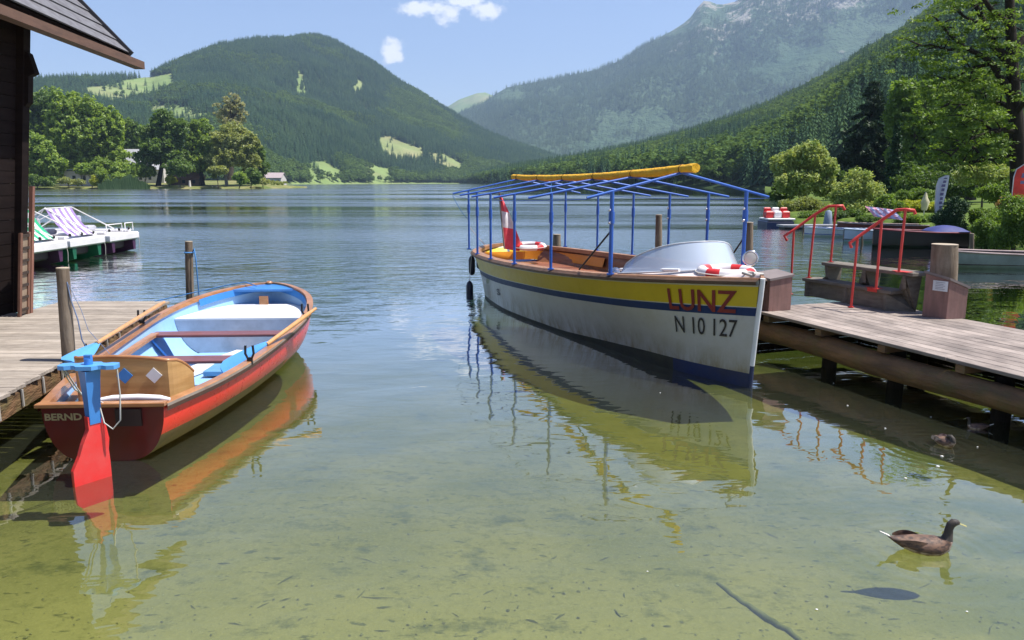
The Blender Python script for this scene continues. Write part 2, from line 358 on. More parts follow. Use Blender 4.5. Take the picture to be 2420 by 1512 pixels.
# ---- grass material for hills
grass_m = mat('meadow_grass', (.20, .265, .095), (.14, .20, .065), rough=.95, scale=.02, tone=0, spec=.1, dirt=(.34, .24, .16), dirtamt=.55, dscale=.0045, detail=7)
forest_floor = mat('forest_floor', (.035, .058, .022), (.02, .036, .015), rough=.95, scale=.05, tone=0, spec=.05)
def hillmat(name, a, b, rock, sc, rockthr):
    M = bpy.data.materials.new(name); M.use_nodes = True; t = NT(M.node_tree); oc = t.n('TexCoord').outputs['Object']
    n1 = t.noise(oc, sc, 6, .65); n2 = t.noise(t.mapv(oc, (1, 1, .35)), sc*2.2, 6, .7); n3 = t.noise(t.mapv(oc, (1, 1, .3)), sc*9, 4, .7)
    c = t.mix(t.rng(n1, .35, .65), a, b); s = t.n('SeparateXYZ', i={0: oc})
    hi = t.rng(s.outputs[2], 250, 1000, -.12, .12)
    k = t.rng(t.m('ADD', t.m('MULTIPLY_ADD', n3, .35, t.m('MULTIPLY', n2, .65)), hi), rockthr, rockthr+.05)
    c = t.mix(k, c, rock); b_ = t.n('Bump', i={'Height': n3, 'Strength': 1, 'Distance': 40})
    p = t.n('BsdfPrincipled', i={'Base Color': c, 'Roughness': 1, 'Specular IOR Level': 0, 'Normal': b_.outputs[0]}); t.n('OutputMaterial', i={0: p}); return M
rock_hill = hillmat('mountain_forest_and_scree', (.050, .085, .050), (.085, .125, .070), (.30, .28, .24), .0016, .555)
MEADOW = [[(130, 204), (200, 208), (300, 192), (400, 180), (418, 176), (392, 207), (330, 214), (285, 222), (268, 236), (215, 218)],
          [(280, 192), (410, 172), (405, 190), (395, 208), (288, 222)], [(350, 248), (420, 248), (500, 258), (490, 266), (420, 264), (350, 262)],
          [(725, 384), (760, 380), (800, 398), (825, 408), (780, 412), (730, 404)], [(850, 392), (880, 388), (925, 402), (940, 410), (890, 412), (860, 402)], [(690, 404), (712, 404), (716, 414), (690, 414)],
          [(700, 215), (712, 160), (720, 180), (728, 215)], [(838, 190), (852, 188), (858, 205), (842, 206)]]
CLEAR = [[(895, 328), (925, 322), (960, 340), (1000, 352), (985, 366), (930, 362), (900, 350)], [(1008, 362), (1050, 362), (1085, 382), (1096, 396), (1040, 386)]]
# left wooded hill across the lake
px = np.arange(-500, 1461, 12.); LX = [-500, 0, 100, 150, 200, 300, 400, 425, 480, 560, 640, 700, 720, 740, 780, 810, 830, 900, 960, 1000, 1060, 1100, 1150, 1200, 1260, 1330, 1400, 1460]
LY = [266, 219, 217, 212, 208, 205, 199, 186, 164, 135, 122, 121, 122, 116, 115, 122, 133, 172, 214, 235, 271, 295, 322, 342, 362, 384, 405, 425]
ly = np.interp(px, LX, LY); rs = np.interp(px, [-500, 500, 640, 900, 1100, 1300, 1460], [520, 620, 800, 1150, 1350, 1500, 1600]); rr = np.interp(px, [-500, 100, 420, 780, 1100, 1460], [1250, 1300, 1650, 2300, 2200, 1900])
zr = H+rr*(431-ly)/F/cth*1.0
HILL = polar('hill', px, rs, rr, zr, 1.12, 90, grass_m, amp=.16, nscale=.0032, seed=4)
# far mountain
px = np.arange(960, 3301, 14.); FX = [960, 1060, 1090, 1130, 1150, 1165, 1200, 1300, 1400, 1450, 1500, 1560, 1600, 1625, 1635, 1652, 1665, 1700, 1740, 1780, 1830, 1860, 2000, 2200, 2500, 3300]
FY = [380, 300, 280, 262, 252, 240, 221, 203, 183, 164, 132, 103, 78, 42, 36, 41, 47, 40, 19, 14, 9, -8, -60, -95, -80, -40]
rs = np.full(len(px), 2300.); rr = np.interp(px, [960, 1600, 2200, 3300], [4300, 4300, 3900, 3600]); zr = H+rr*(431-np.interp(px, FX, FY))/F/cth
MOUNT = polar('mountain', px, rs, rr, zr, 1.15, 110, rock_hill, amp=.13, nscale=.0022, seed=9)
px = np.arange(1000, 1261, 10.); rr = np.full(len(px), 5600.); zr = H+rr*(431-np.interp(px, [1000, 1060, 1090, 1130, 1150, 1170, 1260], [300, 266, 248, 234, 232, 240, 290]))/F/cth
FARH = polar('distant_hill', px, np.full(len(px), 4000.), rr, zr, 1.0, 20, grass_m, amp=.03, nscale=.002, seed=5)
# right wooded slope
px = np.arange(1040, 3301, 14.)
rs = np.interp(px, [1040, 1100, 1200, 1340, 1500, 1700, 1830, 2000, 2420, 3300], [1200, 950, 640, 440, 350, 290, 240, 150, 110, 70])
rr = np.interp(px, [1040, 1200, 1500, 1800, 2200, 3300], [1450, 1350, 1150, 1000, 800, 500])
RY = np.interp(px, [1040, 1100, 1200, 1300, 1400, 1500, 1600, 1700, 1800, 1900, 2000, 2080, 2150, 2210, 2420, 3300], [438, 432, 412, 396, 380, 362, 335, 306, 268, 220, 158, 118, 68, 15, -90, -160])
zr = np.maximum(H+rr*(431-RY)/F/cth, .5)
SLOPE = polar('hillside', px, rs, rr, zr, 1.0, 80, forest_floor, amp=.10, nscale=.008, seed=12)
# near bank on the right
px = np.r_[np.arange(1790, 2421, 10.), np.arange(2450, 3600, 50.)]
BR = [1790, 1822, 1835, 1860, 1950, 2050, 2130, 2200, 2260, 2330, 2420, 2700, 3600]; BS = [150, 80, 47, 43, 42, 38, 34, 31, 28, 25, 22, 16, 9]
rs = np.interp(px, BR, BS); A = []
ts = np.r_[-1.2, -.4, 0, .4, 1, 2.5, 6, 12, 25, 50, 90, 140]; zz = np.array([-1.2, -.5, -.12, .14, .3, .36, .42, .5, .7, .9, 1.2, 1.0])
for i, p in enumerate(px):
    a = (p-1210)/F/cth; yy = rs[i]+ts*(1 if p > 1835 else .6); A.append(np.stack([a*yy, yy, zz+.05*vnoise(a*yy, yy, 6, 3, .5)], -1))
A = np.array(A); n, k = A.shape[:2]; idx = np.arange(n*k).reshape(n, k)
bank_m = mat('bank_grass', (.115, .175, .028), (.06, .10, .02), rough=.95, scale=1.4, tone=0, spec=.1, dirt=(.14, .11, .06), dirtamt=.5)
mesh_np('lake_bank', A.reshape(-1, 3), np.stack([idx[:-1, :-1], idx[:-1, 1:], idx[1:, 1:], idx[1:, :-1]], -1).reshape(-1, 4)[:, ::-1], bank_m, smooth=True, kind='structure'); BANK = A
# left peninsula
px = np.arange(-500, 741, 10.); YP = 272.
rs = np.interp(px, [-500, 60, 180, 300, 450, 620, 700, 740], [235, 262, 268, 270, 272, 282, 300, 330]); A = []
wd = np.interp(px, [-500, 500, 620, 690, 740], [150, 120, 70, 16, 1])
for i, p in enumerate(px):
    a = (p-1210)/F/cth; u = np.array([-.03, 0, .01, .03, .08, .2, .5, .9, 1.0]); z = np.array([-1, -.2, .25, .6, .9, 1.6, 3.0, 2.6, -1])
    yy = rs[i]+u*wd[i]; A.append(np.stack([a*yy, yy, np.where(z > 0, z*min(1, wd[i]/60+.15), z)], -1))
A = np.array(A); n, k = A.shape[:2]; idx = np.arange(n*k).reshape(n, k)
pen_m = mat('shore_ground', (.24, .22, .10), (.10, .14, .035), rough=.95, scale=.16, tone=0, spec=.1)
mesh_np('shore_land', A.reshape(-1, 3), np.stack([idx[:-1, :-1], idx[:-1, 1:], idx[1:, 1:], idx[1:, :-1]], -1).reshape(-1, 4)[:, ::-1], pen_m, smooth=True, kind='structure'); PEN = A
# ================================================================== FOREST TEMPLATES
def cards(C, n, spread, leaf, g, up=.3, flat=1.0, tone=None, tspread=.25):
    """leaf quads round clump centres C (k,3); returns V, F, tone"""
    k = len(C); N = k*n; c = np.repeat(C, n, 0); sp = np.repeat(np.broadcast_to(spread, (k,)), n)[:, None]
    d = g.normal(size=(N, 3)); d /= np.linalg.norm(d, axis=1)[:, None]; d *= g.random((N, 1))**.45; d[:, 2] *= flat
    p = c+d*sp; nr = g.normal(size=(N, 3)); nr[:, 2] += up*2; nr += d*1.2; nr /= np.linalg.norm(nr, axis=1)[:, None]
    a = np.cross(nr, g.normal(size=(N, 3))); a /= np.linalg.norm(a, axis=1)[:, None]; b = np.cross(nr, a)
    s = leaf*(.6+.8*g.random((N, 1))); V = np.stack([p-a*s, p-b*s*.55+nr*s*.15, p+a*s, p+b*s*.55+nr*s*.15], 1).reshape(-1, 3)
    tn = (np.repeat(g.uniform(-.8, .8, k) if tone is None else tone, n)+g.uniform(-tspread, tspread, N)).clip(-1, 1)
    return V, np.arange(N*4).reshape(N, 4), tn
def unit_conifer(seed, nb=11, pw=.85):
    g = np.random.default_rng(seed); V = []; Fc = []; T = []
    for i in range(nb):
        z0 = .06+.9*(i/nb)**.93; r = .19*(1-z0)**pw+.012; m = 7 if i < nb*.7 else 5; an = g.random()*6.28
        for k in range(m):
            a = an+k*6.283/m+g.uniform(-.2, .2); rr = r*g.uniform(.72, 1.2); da = 3.3/m; o = len(V); dz = r*.55
            V += [(0, 0, z0+r*.42+.02), (rr*.72*math.cos(a-da*.5), rr*.72*math.sin(a-da*.5), z0-dz*.25), (rr*math.cos(a), rr*math.sin(a), z0-dz*g.uniform(.5, 1.0)), (rr*.72*math.cos(a+da*.5), rr*.72*math.sin(a+da*.5), z0-dz*.25)]
            Fc.append((o, o+1, o+2, o+3)); T.append(g.uniform(-.5, .5))
    o = len(V); V += [(-.012, 0, 0), (.012, 0, 0), (.004, 0, .99), (-.004, 0, .99)]; Fc.append((o, o+1, o+2, o+3)); T.append(-1)
    return np.array(V), np.array(Fc), T
def unit_broad(seed, n=26, m=15):
    g = np.random.default_rng(seed); d = g.normal(size=(n, 3)); d /= np.linalg.norm(d, axis=1)[:, None]; d *= g.random((n, 1))**.4
    C = np.array([0, 0, .58])+d*np.array([.27, .27, .33]); V, Fc, T = cards(C, m, .11, .055, g, .5)
    o = len(V); V = np.vstack([V, [(-.02, 0, 0), (.02, 0, 0), (.015, 0, .5), (-.015, 0, .5)]]); Fc = np.vstack([Fc, [[o, o+1, o+2, o+3]]]); return V, Fc, np.r_[T, -1]
def template(name, vft, m):
    V, Fc, T = vft; ob = mesh_np(name, V, Fc, m, T); COL.objects.unlink(ob); return ob
def forest(name, P, hgt, wid, temps, seed, label, cat):
    g = np.random.default_rng(seed); n = len(P)
    me = bpy.data.meshes.new(name); me.vertices.add(n); me.vertices.foreach_set('co', np.asarray(P, np.float32).ravel())
    S = np.stack([wid, wid, hgt], -1).astype(np.float32); a = me.attributes.new('sc', 'FLOAT_VECTOR', 'POINT'); a.data.foreach_set('vector', S.ravel())
    R = np.zeros((n, 3), np.float32); R[:, 2] = g.random(n)*6.28; a = me.attributes.new('ro', 'FLOAT_VECTOR', 'POINT'); a.data.foreach_set('vector', R.ravel())
    ob = link(name, me, kind='stuff', label=label, category=cat)
    ng = bpy.data.node_groups.new(name, 'GeometryNodeTree'); ng.interface.new_socket('Geometry', in_out='INPUT', socket_type='NodeSocketGeometry'); ng.interface.new_socket('Geometry', in_out='OUTPUT', socket_type='NodeSocketGeometry')
    N = ng.nodes; L = ng.links; gi = N.new('NodeGroupInput'); go = N.new('NodeGroupOutput'); ip = N.new('GeometryNodeInstanceOnPoints'); jn = N.new('GeometryNodeJoinGeometry')
    for tm in temps:
        oi = N.new('GeometryNodeObjectInfo'); oi.inputs['Object'].default_value = tm; oi.inputs['As Instance'].default_value = True; L.new(oi.outputs['Geometry'], jn.inputs[0])
    L.new(gi.outputs[0], ip.inputs['Points']); L.new(jn.outputs[0], ip.inputs['Instance']); ip.inputs['Pick Instance'].default_value = True
    ri = N.new('FunctionNodeRandomValue'); ri.data_type = 'INT'; ri.inputs[4].default_value = 0; ri.inputs[5].default_value = len(temps)-1; L.new(ri.outputs[2], ip.inputs['Instance Index'])
    for nm, sk in (('sc', 'Scale'), ('ro', 'Rotation')):
        na = N.new('GeometryNodeInputNamedAttribute'); na.data_type = 'FLOAT_VECTOR'; na.inputs[0].default_value = nm; L.new(na.outputs[0], ip.inputs[sk])
    L.new(ip.outputs[0], go.inputs[0]); md = ob.modifiers.new('scatter', 'NODES'); md.node_group = ng; return ob
con_m = leafmat('conifer_needles', (.030, .070, .044), (.088, .148, .066), .15, True)
bro_m = leafmat('broadleaf_foliage', (.070, .128, .042), (.155, .235, .068), .3, True)
far_m = leafmat('mountain_wood', (.040, .078, .045), (.12, .165, .075), .1, True)
TC = [template('conifer_t', unit_conifer(s), con_m) for s in (1, 2, 3)]; TB = [template('broadleaf_t', unit_broad(s), bro_m) for s in (4, 5, 6)]
TF = [template('far_conifer_t', unit_conifer(s, 5), far_m) for s in (7, 8)]
# hill across the lake
P = sample(HILL, 120000, 21); X, Y = topx(P); keep = (P[:, 2] > 1.5) & (X > -150) & (X < 1420) & (Y < 436)
JX = 9*vnoise(P[:, 0], P[:, 1], 41, 4, .02); JY = 3.5*vnoise(P[:, 0], P[:, 1], 42, 4, .02); RK = vnoise(P[:, 0], P[:, 1], 43, 3, .02)*.25+rng.random(len(P))
for q in MEADOW+CLEAR:
    for dh in (0, 7, 13): keep &= ~(inpoly(X+JX, topx(P+np.array([0, 0, dh]))[1]+JY, q) & (RK > .012))
P = P[keep]; X = X[keep]; Y = Y[keep]; br = vnoise(P[:, 0], P[:, 1], 31, 4, .006)+.55*np.clip((Y-380)/45, 0, 1)+.3*rng.random(len(P)); isb = br > .36
g = rng.random(len(P)); PB = P[isb]; hb = 8+6*g[isb]; PC = P[~isb]; hc = 10+9*g[~isb]
forest('hill_conifer_wood', PC, hc, hc*1.3, TC, 1, 'dark conifer wood covering the round hill across the lake', 'forest')
forest('hill_broadleaf_wood', PB, hb, hb*1.55, TB, 2, 'paler broadleaf trees mixed through the wood on the hill across the lake', 'forest')
P = sample(MOUNT, 95000, 22); X, Y = topx(P); nz = vnoise(P[:, 0], P[:, 2]*2, 17, 5, .0045)+np.clip((P[:, 2]-300)/900, 0, .6)*.5
keep = (X > 1000) & (X < 2500) & (Y > -60) & (P[:, 2] > 60) & (nz < .16+.3*rng.random(len(P))); P = P[keep]; hh = 15+14*rng.random(len(P))
forest('mountain_wood', P, hh, hh*1.6, TF, 3, 'hazy bluish wood on the high mountain flank with bare rock streaks', 'forest')
P = sample(SLOPE, 27000, 23); X, Y = topx(P); keep = (P[:, 2] > .8) & (X > 1060) & (X < 2620); P = P[keep]; X = X[keep]
br = vnoise(P[:, 0], P[:, 1], 33, 4, .012)+.35*rng.random(len(P)); isb = br > .20; g = rng.random(len(P)); PB = P[isb]; hb = 9+6*g[isb]; PC = P[~isb]; hc = 10+10*g[~isb]
forest('slope_conifer_wood', PC, hc, hc*1.2, TC, 4, 'dark green conifers crowding the steep slope right of the lake', 'forest')
forest('slope_broadleaf_wood', PB, hb, hb*1.35, TB, 5, 'round-crowned lighter trees scattered among the conifers on the right slope', 'forest')
# ================================================================== TREES AS THINGS
bark = mat('bark', (.10, .08, .06), (.05, .04, .03), rough=.9, scale=3, stretch=(3, 3, .6), bump=.03, spec=.2)
darkbark = mat('dark_bark', (.035, .028, .020), (.018, .014, .011), rough=.9, scale=3, stretch=(3, 3, .6), bump=.03, spec=.2)
palebark = mat('pale_bark', (.30, .28, .23), (.16, .14, .11), rough=.9, scale=3, stretch=(3, 3, .6), spec=.2)
LEAF = {
 'mid': leafmat('leaves_mid_green', (.085, .16, .030), (.22, .335, .055), .52),
 'dark': leafmat('leaves_dark_green', (.045, .092, .022), (.13, .215, .042), .48),
 'bright': leafmat('leaves_bright_green', (.075, .145, .024), (.20, .30, .045), .4),
 'pale': leafmat('leaves_pale_green', (0.225, 0.323, 0.088), (0.460, 0.500, 0.166), .35),
 'olive': leafmat('leaves_olive', (0.168, 0.213, 0.062), (0.314, 0.358, 0.123), .5),
 'brown': leafmat('leaves_brownish', (.20, .22, .12), (.34, .36, .20), .35),
 'yellow': leafmat('leaves_yellow_green', (0.276, 0.357, 0.025), (0.500, 0.500, 0.048), .4),
 'fir': leafmat('needles_black_green', (0.013, 0.029, 0.013), (0.036, 0.068, 0.022), .1),
 'yew': leafmat('yew_needles', (0.016, 0.046, 0.019), (0.046, 0.101, 0.036), .1),
 'red': leafmat('reddish_leaves', (0.232, 0.145, 0.043), (0.435, 0.217, 0.072), .3)}
LEAFF = {'mid': leafmat('far_mid_leaves', (.12, .20, .035), (.31, .43, .075), .52), 'dark': leafmat('far_dark_leaves', (.065, .13, .028), (.20, .30, .06), .5), 'bright': leafmat('far_bright_leaves', (.15, .25, .04), (.36, .48, .09), .5),  # lit copies of the leaf colours for distant trees, brightness painted in
 'olive': leafmat('far_olive_leaves', (.24, .28, .09), (.42, .46, .17), .5), 'brown': leafmat('far_brown_leaves', (.26, .27, .16), (.42, .42, .26), .5), 'yellow': LEAF['yellow']}
TREES = []
def ppm(y): return F/(y*cth)                                            # picture units per metre at depth y
def tree(name, label, cat, base_px, Y, blobs, leaf, n, ls, gz=.4, group=None, trunk=None, clump=16, spread=None, bk=bark, tr=.25, limbs=True, seed=None, up=.35, lean=0, droop=1.0):
    """blobs in picture units (cx, cy, rx, ry) at depth Y -> ellipsoids of real size there"""
    g = np.random.default_rng(seed if seed is not None else int(base_px*7+Y)); k = ppm(Y)
    b = at_y(base_px, 500, Y); b.z = gz; root = thing(name, label, cat, b, group); E = []
    for (cx, cy, rx, ry) in blobs:
        c = at_y(cx, cy, Y); E.append((c.x, Y+g.uniform(-.25, .25)*rx/k, c.z, rx/k, rx/k*.9, ry/k))
    EE = []
    for e in E:                                                        # break each mass into uneven lobes
        EE.append((e[0], e[1], e[2], e[3]*.86, e[4]*.86, e[5]*.86))
        for q in range(5):
            d = g.normal(size=3); d /= np.linalg.norm(d); f_ = g.uniform(.28, .5); EE.append((e[0]+d[0]*e[3]*.8, e[1]+d[1]*e[4]*.8, e[2]+(abs(d[2]) if g.random() < .3 else d[2])*e[5]*.75, e[3]*f_, e[4]*f_, e[5]*f_))
    E0_, E = E, EE
    n = int(n*(1.35 if Y > 200 else 1.15)); vol = np.array([e[3]*e[5]*max(e[3], .1) for e in E])**.8; cnt = np.maximum(3, n*vol/vol.sum()/clump).astype(int)
    Cs = []; Sp = []
    for e, c in zip(E, cnt):
        d = g.normal(size=(c, 3)); d /= np.linalg.norm(d, axis=1)[:, None]; d *= g.random((c, 1))**.40
        P = np.array(e[:3])+d*np.array(e[3:]); Cs.append(P); Sp.append(np.full(c, (spread or .22)*min(e[3], e[5])**.5*1.0+ls))
    Cs = np.vstack(Cs); Sp = np.concatenate(Sp); V, Fc, T = cards(Cs, clump, Sp, ls, g, up, .9*droop)
    V[:, 2] = np.maximum(V[:, 2], gz-.3)
    mesh_np('crown', V, Fc, (LEAFF if Y > 200 else LEAF)[leaf], T, parent=root)
    mb = MB(); top = max(E, key=lambda e: e[2]); R = trunk if trunk else .035*(top[2]+top[5]-gz)
    tp = Vector((top[0], Y, top[2])); bb = Vector((b.x, Y, gz-.3)); mid = bb.lerp(tp, .4)+Vector((g.uniform(-.3, .3)*R*4, 0, 0))
    mb.tube([bb, bb.lerp(mid, .5), mid, mid.lerp(tp, .6), tp], [R*1.25, R, R*.8, R*.5, R*.12], 8, jit=.08)
    if limbs:
        for e in E0_:
            for q in range(3):
                st = bb.lerp(tp, g.uniform(.25, .7)); en = Vector((e[0]+g.uniform(-.6, .6)*e[3], e[1]+g.uniform(-.6, .6)*e[4], e[2]+g.uniform(-.2, .7)*e[5])); m_ = st.lerp(en, .5)+Vector((0, 0, .06*(en-st).length))
                mb.tube([st, m_, en], [R*.38, R*.24, R*.06], 6)
    mb.build('trunk', bk, root); TREES.append(root); return root
def spruce(name, label, px, Y, ytop, ybot, halfw, n, ls, gz=.5, leaf='fir', group=None, seed=3, cat='conifer tree'):
    g = np.random.default_rng(seed); k = ppm(Y); b = at_y(px, 500, Y); b.z = gz; root = thing(name, label, cat, b, group)
    zt = at_y(px, ytop, Y).z; zb = at_y(px, ybot, Y).z; R = halfw/k; C = []; nb = 26; mb = MB()
    mb.tube([(b.x, Y, gz-.3), (b.x, Y, (zt+gz)/2), (b.x, Y, zt)], [.03*(zt-gz), .018*(zt-gz), .02], 8)
    for i in range(nb):
        f = (i+.2)/nb; z = zb+(zt-zb)*f; r = R*(1-f)**.8*g.uniform(.8, 1.12)
        for q in range(max(4, int(11*(1-f)))):
            a = g.random()*6.28; rr = r*g.uniform(.7, 1.1)
            e = Vector((b.x+rr*math.cos(a), Y+rr*math.sin(a), z-rr*.22)); s0 = Vector((b.x, Y, z+rr*.10))
            if q % 2 == 0: mb.tube([s0, e], [.035, .012], 5, caps=False)
            for u in np.linspace(.2, 1, 7): C.append(s0.lerp(e, u)-Vector((0, 0, .1*u*rr)))
    C = np.array(C); m_ = max(2, n//len(C)); V, Fc, T = cards(C, m_, np.full(len(C), ls*1.9), ls, g, .3, .55); mesh_np('crown', V, Fc, LEAF[leaf], T, parent=root)
    mb.build('trunk', darkbark, root); return root
G1 = 'trees on the far left shore'
YP = 285
tree('leafy_tree', 'tall dark green tree rising behind the boathouse corner, top left of the shore grove', 'tree', 100, YP+25, [(75, 255, 42, 45), (125, 250, 38, 50), (95, 300, 55, 45), (60, 330, 40, 50), (40, 290, 45, 60)], 'dark', 15000, .62, 1.5, G1)
tree('leafy_tree', 'broad rounded green tree in the middle of the far left grove', 'tree', 165, YP+12, [(160, 262, 42, 52), (205, 270, 40, 50), (185, 320, 62, 55), (140, 330, 40, 60), (175, 380, 50, 30)], 'mid', 20000, .6, 1.5, G1)
tree('leafy_tree', 'lighter green sloping tree on the right edge of the left grove', 'tree', 245, YP+18, [(235, 290, 34, 52), (262, 320, 32, 60), (225, 350, 40, 50), (270, 372, 34, 36)], 'bright', 15000, .58, 1.5, G1)
tree('leafy_tree', 'low bushy bright green tree beside the boathouse wall on the far shore', 'tree', 95, YP-10, [(80, 345, 30, 40), (105, 375, 38, 38), (70, 395, 30, 38), (130, 395, 24, 30), (40, 350, 40, 60)], 'bright', 13000, .5, .8, G1)
tree('leafy_tree', 'dark small tree in the gap between the left grove and the lone dark trees', 'tree', 305, YP+45, [(300, 305, 22, 32), (312, 340, 24, 40), (330, 325, 20, 28)], 'dark', 7000, .6, 2.5, G1)
tree('leafy_tree', 'dark green lone tree with bare stem standing at the water, left of the pair', 'tree', 378, YP, [(388, 285, 34, 28), (365, 315, 38, 30), (412, 315, 34, 34), (385, 345, 55, 28), (360, 370, 34, 22), (415, 370, 38, 30)], 'dark', 17000, .5, .7, G1, trunk=.8, bk=darkbark)
tree('leafy_tree', 'medium green tree squeezed between the dark lone tree and the yellowish tree', 'tree', 485, YP+5, [(478, 305, 26, 26), (462, 340, 32, 30), (495, 345, 30, 30), (475, 380, 42, 30), (500, 395, 26, 22)], 'mid', 12000, .5, .7, G1, trunk=.7, bk=darkbark)
tree('leafy_tree', 'yellowish round tree with two pale stems at the tip of the far left shore', 'tree', 540, YP+2, [(548, 312, 30, 26), (530, 335, 36, 28), (572, 340, 34, 32), (550, 368, 58, 28), (520, 385, 26, 20), (590, 380, 28, 26)], 'olive', 17000, .46, .7, G1, trunk=.55, bk=palebark)
tree('leafy_tree', 'sparse brownish treetop standing tall behind the yellowish tree', 'tree', 548, YP+60, [(550, 236, 20, 22), (534, 256, 24, 22), (566, 260, 24, 24), (550, 285, 36, 26)], 'brown', 2400, .5, 3, G1)
tree('leafy_tree', 'dark narrow tree on the right flank of the yellowish tree', 'tree', 612, YP+14, [(610, 375, 18, 30), (600, 400, 26, 22), (620, 398, 16, 26)], 'dark', 5000, .5, .8, G1)
G2 = 'bushes along the far left shore'

def bush(label, px, Y, blobs, leaf, n, ls, gz=.3, group=None, name='bush', cat='bush', up=.35, clump=12):
    return tree(name, label, cat, px, Y, blobs, leaf, n, ls, gz, group, trunk=.06 if Y < 100 else .15, clump=clump, up=up)
bush('dark shrub at the waterline below the boathouse corner side of the left grove', 95, YP-19, [(80, 425, 20, 14), (110, 428, 24, 11)], 'dark', 2500, .35, .3, G2)
bush('round bright green bush left of the dark bush at the reeds', 222, YP-17, [(222, 428, 10, 11)], 'yellow', 1400, .28, .3, G2)
bush('dark round bush between the bright bush and the reeds', 243, YP-15, [(240, 415, 17, 20), (252, 428, 14, 12)], 'mid', 2400, .33, .3, G2)
bush('light green leafy shrub under the lighter sloping tree', 270, YP-6, [(280, 398, 28, 18), (318, 400, 24, 14)], 'bright', 3200, .4, .6, G2)
bush('round light green bush right of the pale stems', 568, YP-12, [(566, 417, 16, 15), (574, 428, 14, 9)], 'bright', 2200, .3, .4, G2)
bush('low olive shrub under the left grove by the flat hut', 170, YP-14, [(160, 428, 22, 9), (190, 430, 16, 7)], 'olive', 1500, .3, .4, G2)
bush('thin green shrub at the end of the sandy spit', 625, YP-2, [(618, 428, 24, 7), (655, 432, 24, 4)], 'olive', 1500, .3, .2, G2)
for px_, cy, rx, ry, lf, lb in ((120, 408, 34, 22, 'mid', 'mid green bush between the low bright tree and the flat hut'), (200, 400, 26, 16, 'bright', 'leafy bush on top of the flat roofed hut end'), (238, 392, 28, 22, 'mid', 'tall bush under the lighter sloping tree'), (300, 418, 34, 14, 'bright', 'wide light green bush behind the reeds'), (345, 404, 22, 14, 'mid', 'bush in front of the pale grey house'), (404, 424, 12, 9, 'yellow', 'small yellow green bush right of the dark trunk'), (430, 398, 40, 20, 'dark', 'dark foliage hanging over the brown hut'), (520, 402, 22, 10, 'olive', 'olive shrub between the two pale stems'), (596, 418, 20, 18, 'dark', 'dark bush at the right foot of the yellowish tree')):
    bush(lb, px_, YP-7 if lf != 'mid' else YP-4, [(px_, cy, rx, ry)], lf, 2600, .4, .4, G2)
# reeds on the far shore: uncountable
g = np.random.default_rng(5); N = 5200; pxr = g.uniform(262, 378, N); Yr = YP-16+g.uniform(-3, 7, N); xr = (pxr-1210)/F/cth*Yr; hr = g.uniform(.8, 3.9, N)*np.interp(pxr, [262, 300, 350, 378], [.6, 1.1, 1, .45])*(1+.5*vnoise(pxr, pxr*0, 3, 3, .12))
lx = g.normal(0, .35, N); V = np.stack([np.stack([xr-.16, Yr, xr*0-.1], -1), np.stack([xr+.16, Yr, xr*0-.1], -1), np.stack([xr+lx+.05, Yr, hr], -1), np.stack([xr+lx-.05, Yr, hr], -1)], 1).reshape(-1, 3)
mesh_np('reeds', V, np.arange(N*4).reshape(N, 4), leafmat('reed_blades', (.14, .22, .07), (.28, .38, .14), .3), g.uniform(-1, 1, N), kind='stuff', label='bed of tall green reeds at the water of the far left shore', category='reeds')
# ------------------------------------------------------------------ small buildings on the left shore
wallw = mat('pale_plaster', (.62, .58, .55), (.48, .45, .43), rough=.9, scale=2); roofg = mat('grey_roof', (.22, .22, .24), (.14, .14, .16), rough=.7, scale=2)
woodb = mat('brown_planks', (.20, .12, .085), (.12, .07, .05), rough=.85, scale=2, stretch=(1, 1, 6)); glassd = mat('dark_window', (.03, .04, .05), rough=.1, tone=0)
roofr = mat('red_brown_roof', (.24, .13, .10), (.16, .09, .07), rough=.8, scale=2)
def house(name, label, px0, px1, ytop, ybase, Y, depth, wallm, roofm, kind='gable', win=2, cat='building', eave=.5):
    a = at_y(px0, 430, Y); b = at_y(px1, 430, Y); zt = at_y(px0, ytop, Y).z; zb = at_y(px0, ybase, Y).z; zb = min(zb, 1.2)-.6
    x0, x1 = a.x, b.x; root = thing(name, label, cat, ((x0+x1)/2, Y+depth/2, zb)); hgt = zt-zb; ez = zb+hgt*(.62 if kind == 'gable' else .9)
    m = MB(); m.poly([(x0, Y), (x1, Y), (x1, Y+depth), (x0, Y+depth)], zb, ez)
    if kind == 'gable':
        ym = Y+depth/2
        for x in (x0, x1): m.add([(x, Y, ez), (x, Y+depth, ez), (x, ym, zt-.1)], [(0, 1, 2)])
    m.build('wall', wallm, root); r = MB(); e = eave
    if kind == 'gable':
        for sgn in (0, 1):
            y0 = Y-e if sgn == 0 else Y+depth+e; dz = (zt-ez)/(depth/2)*e
            r.slab([(x0-e, y0, ez-dz), (x1+e, y0, ez-dz), (x1+e, ym, zt), (x0-e, ym, zt)], (0, 0, 1), .15)
    else: r.box(((x0+x1)/2, Y+depth/2, zt-.1), (x1-x0+2*e, depth+2*e, .25))
    r.build('roof', roofm, root)
    for i in range(win):
        xx = x0+(x1-x0)*(i+.5)/win; wn = MB(); wn.box((xx, Y-.03, zb+(ez-zb)*.55), (min(1.1, (x1-x0)/win*.4), .06, (ez-zb)*.34)); wn.build('window', glassd, root)
    return root
house('bathing_hut', 'low hut with flat blue grey roof under the left grove', 140, 212, 400, 425, YP-6, 6, wallw, mat('blue_grey_roof', (.30, .34, .42), rough=.5), 'flat', 3)
house('pale_house', 'pale grey house glimpsed between the reeds and the dark lone tree', 322, 388, 372, 432, YP+22, 8, wallw, mat('light_grey_roof', (.50, .50, .52), rough=.6), 'gable', 3)
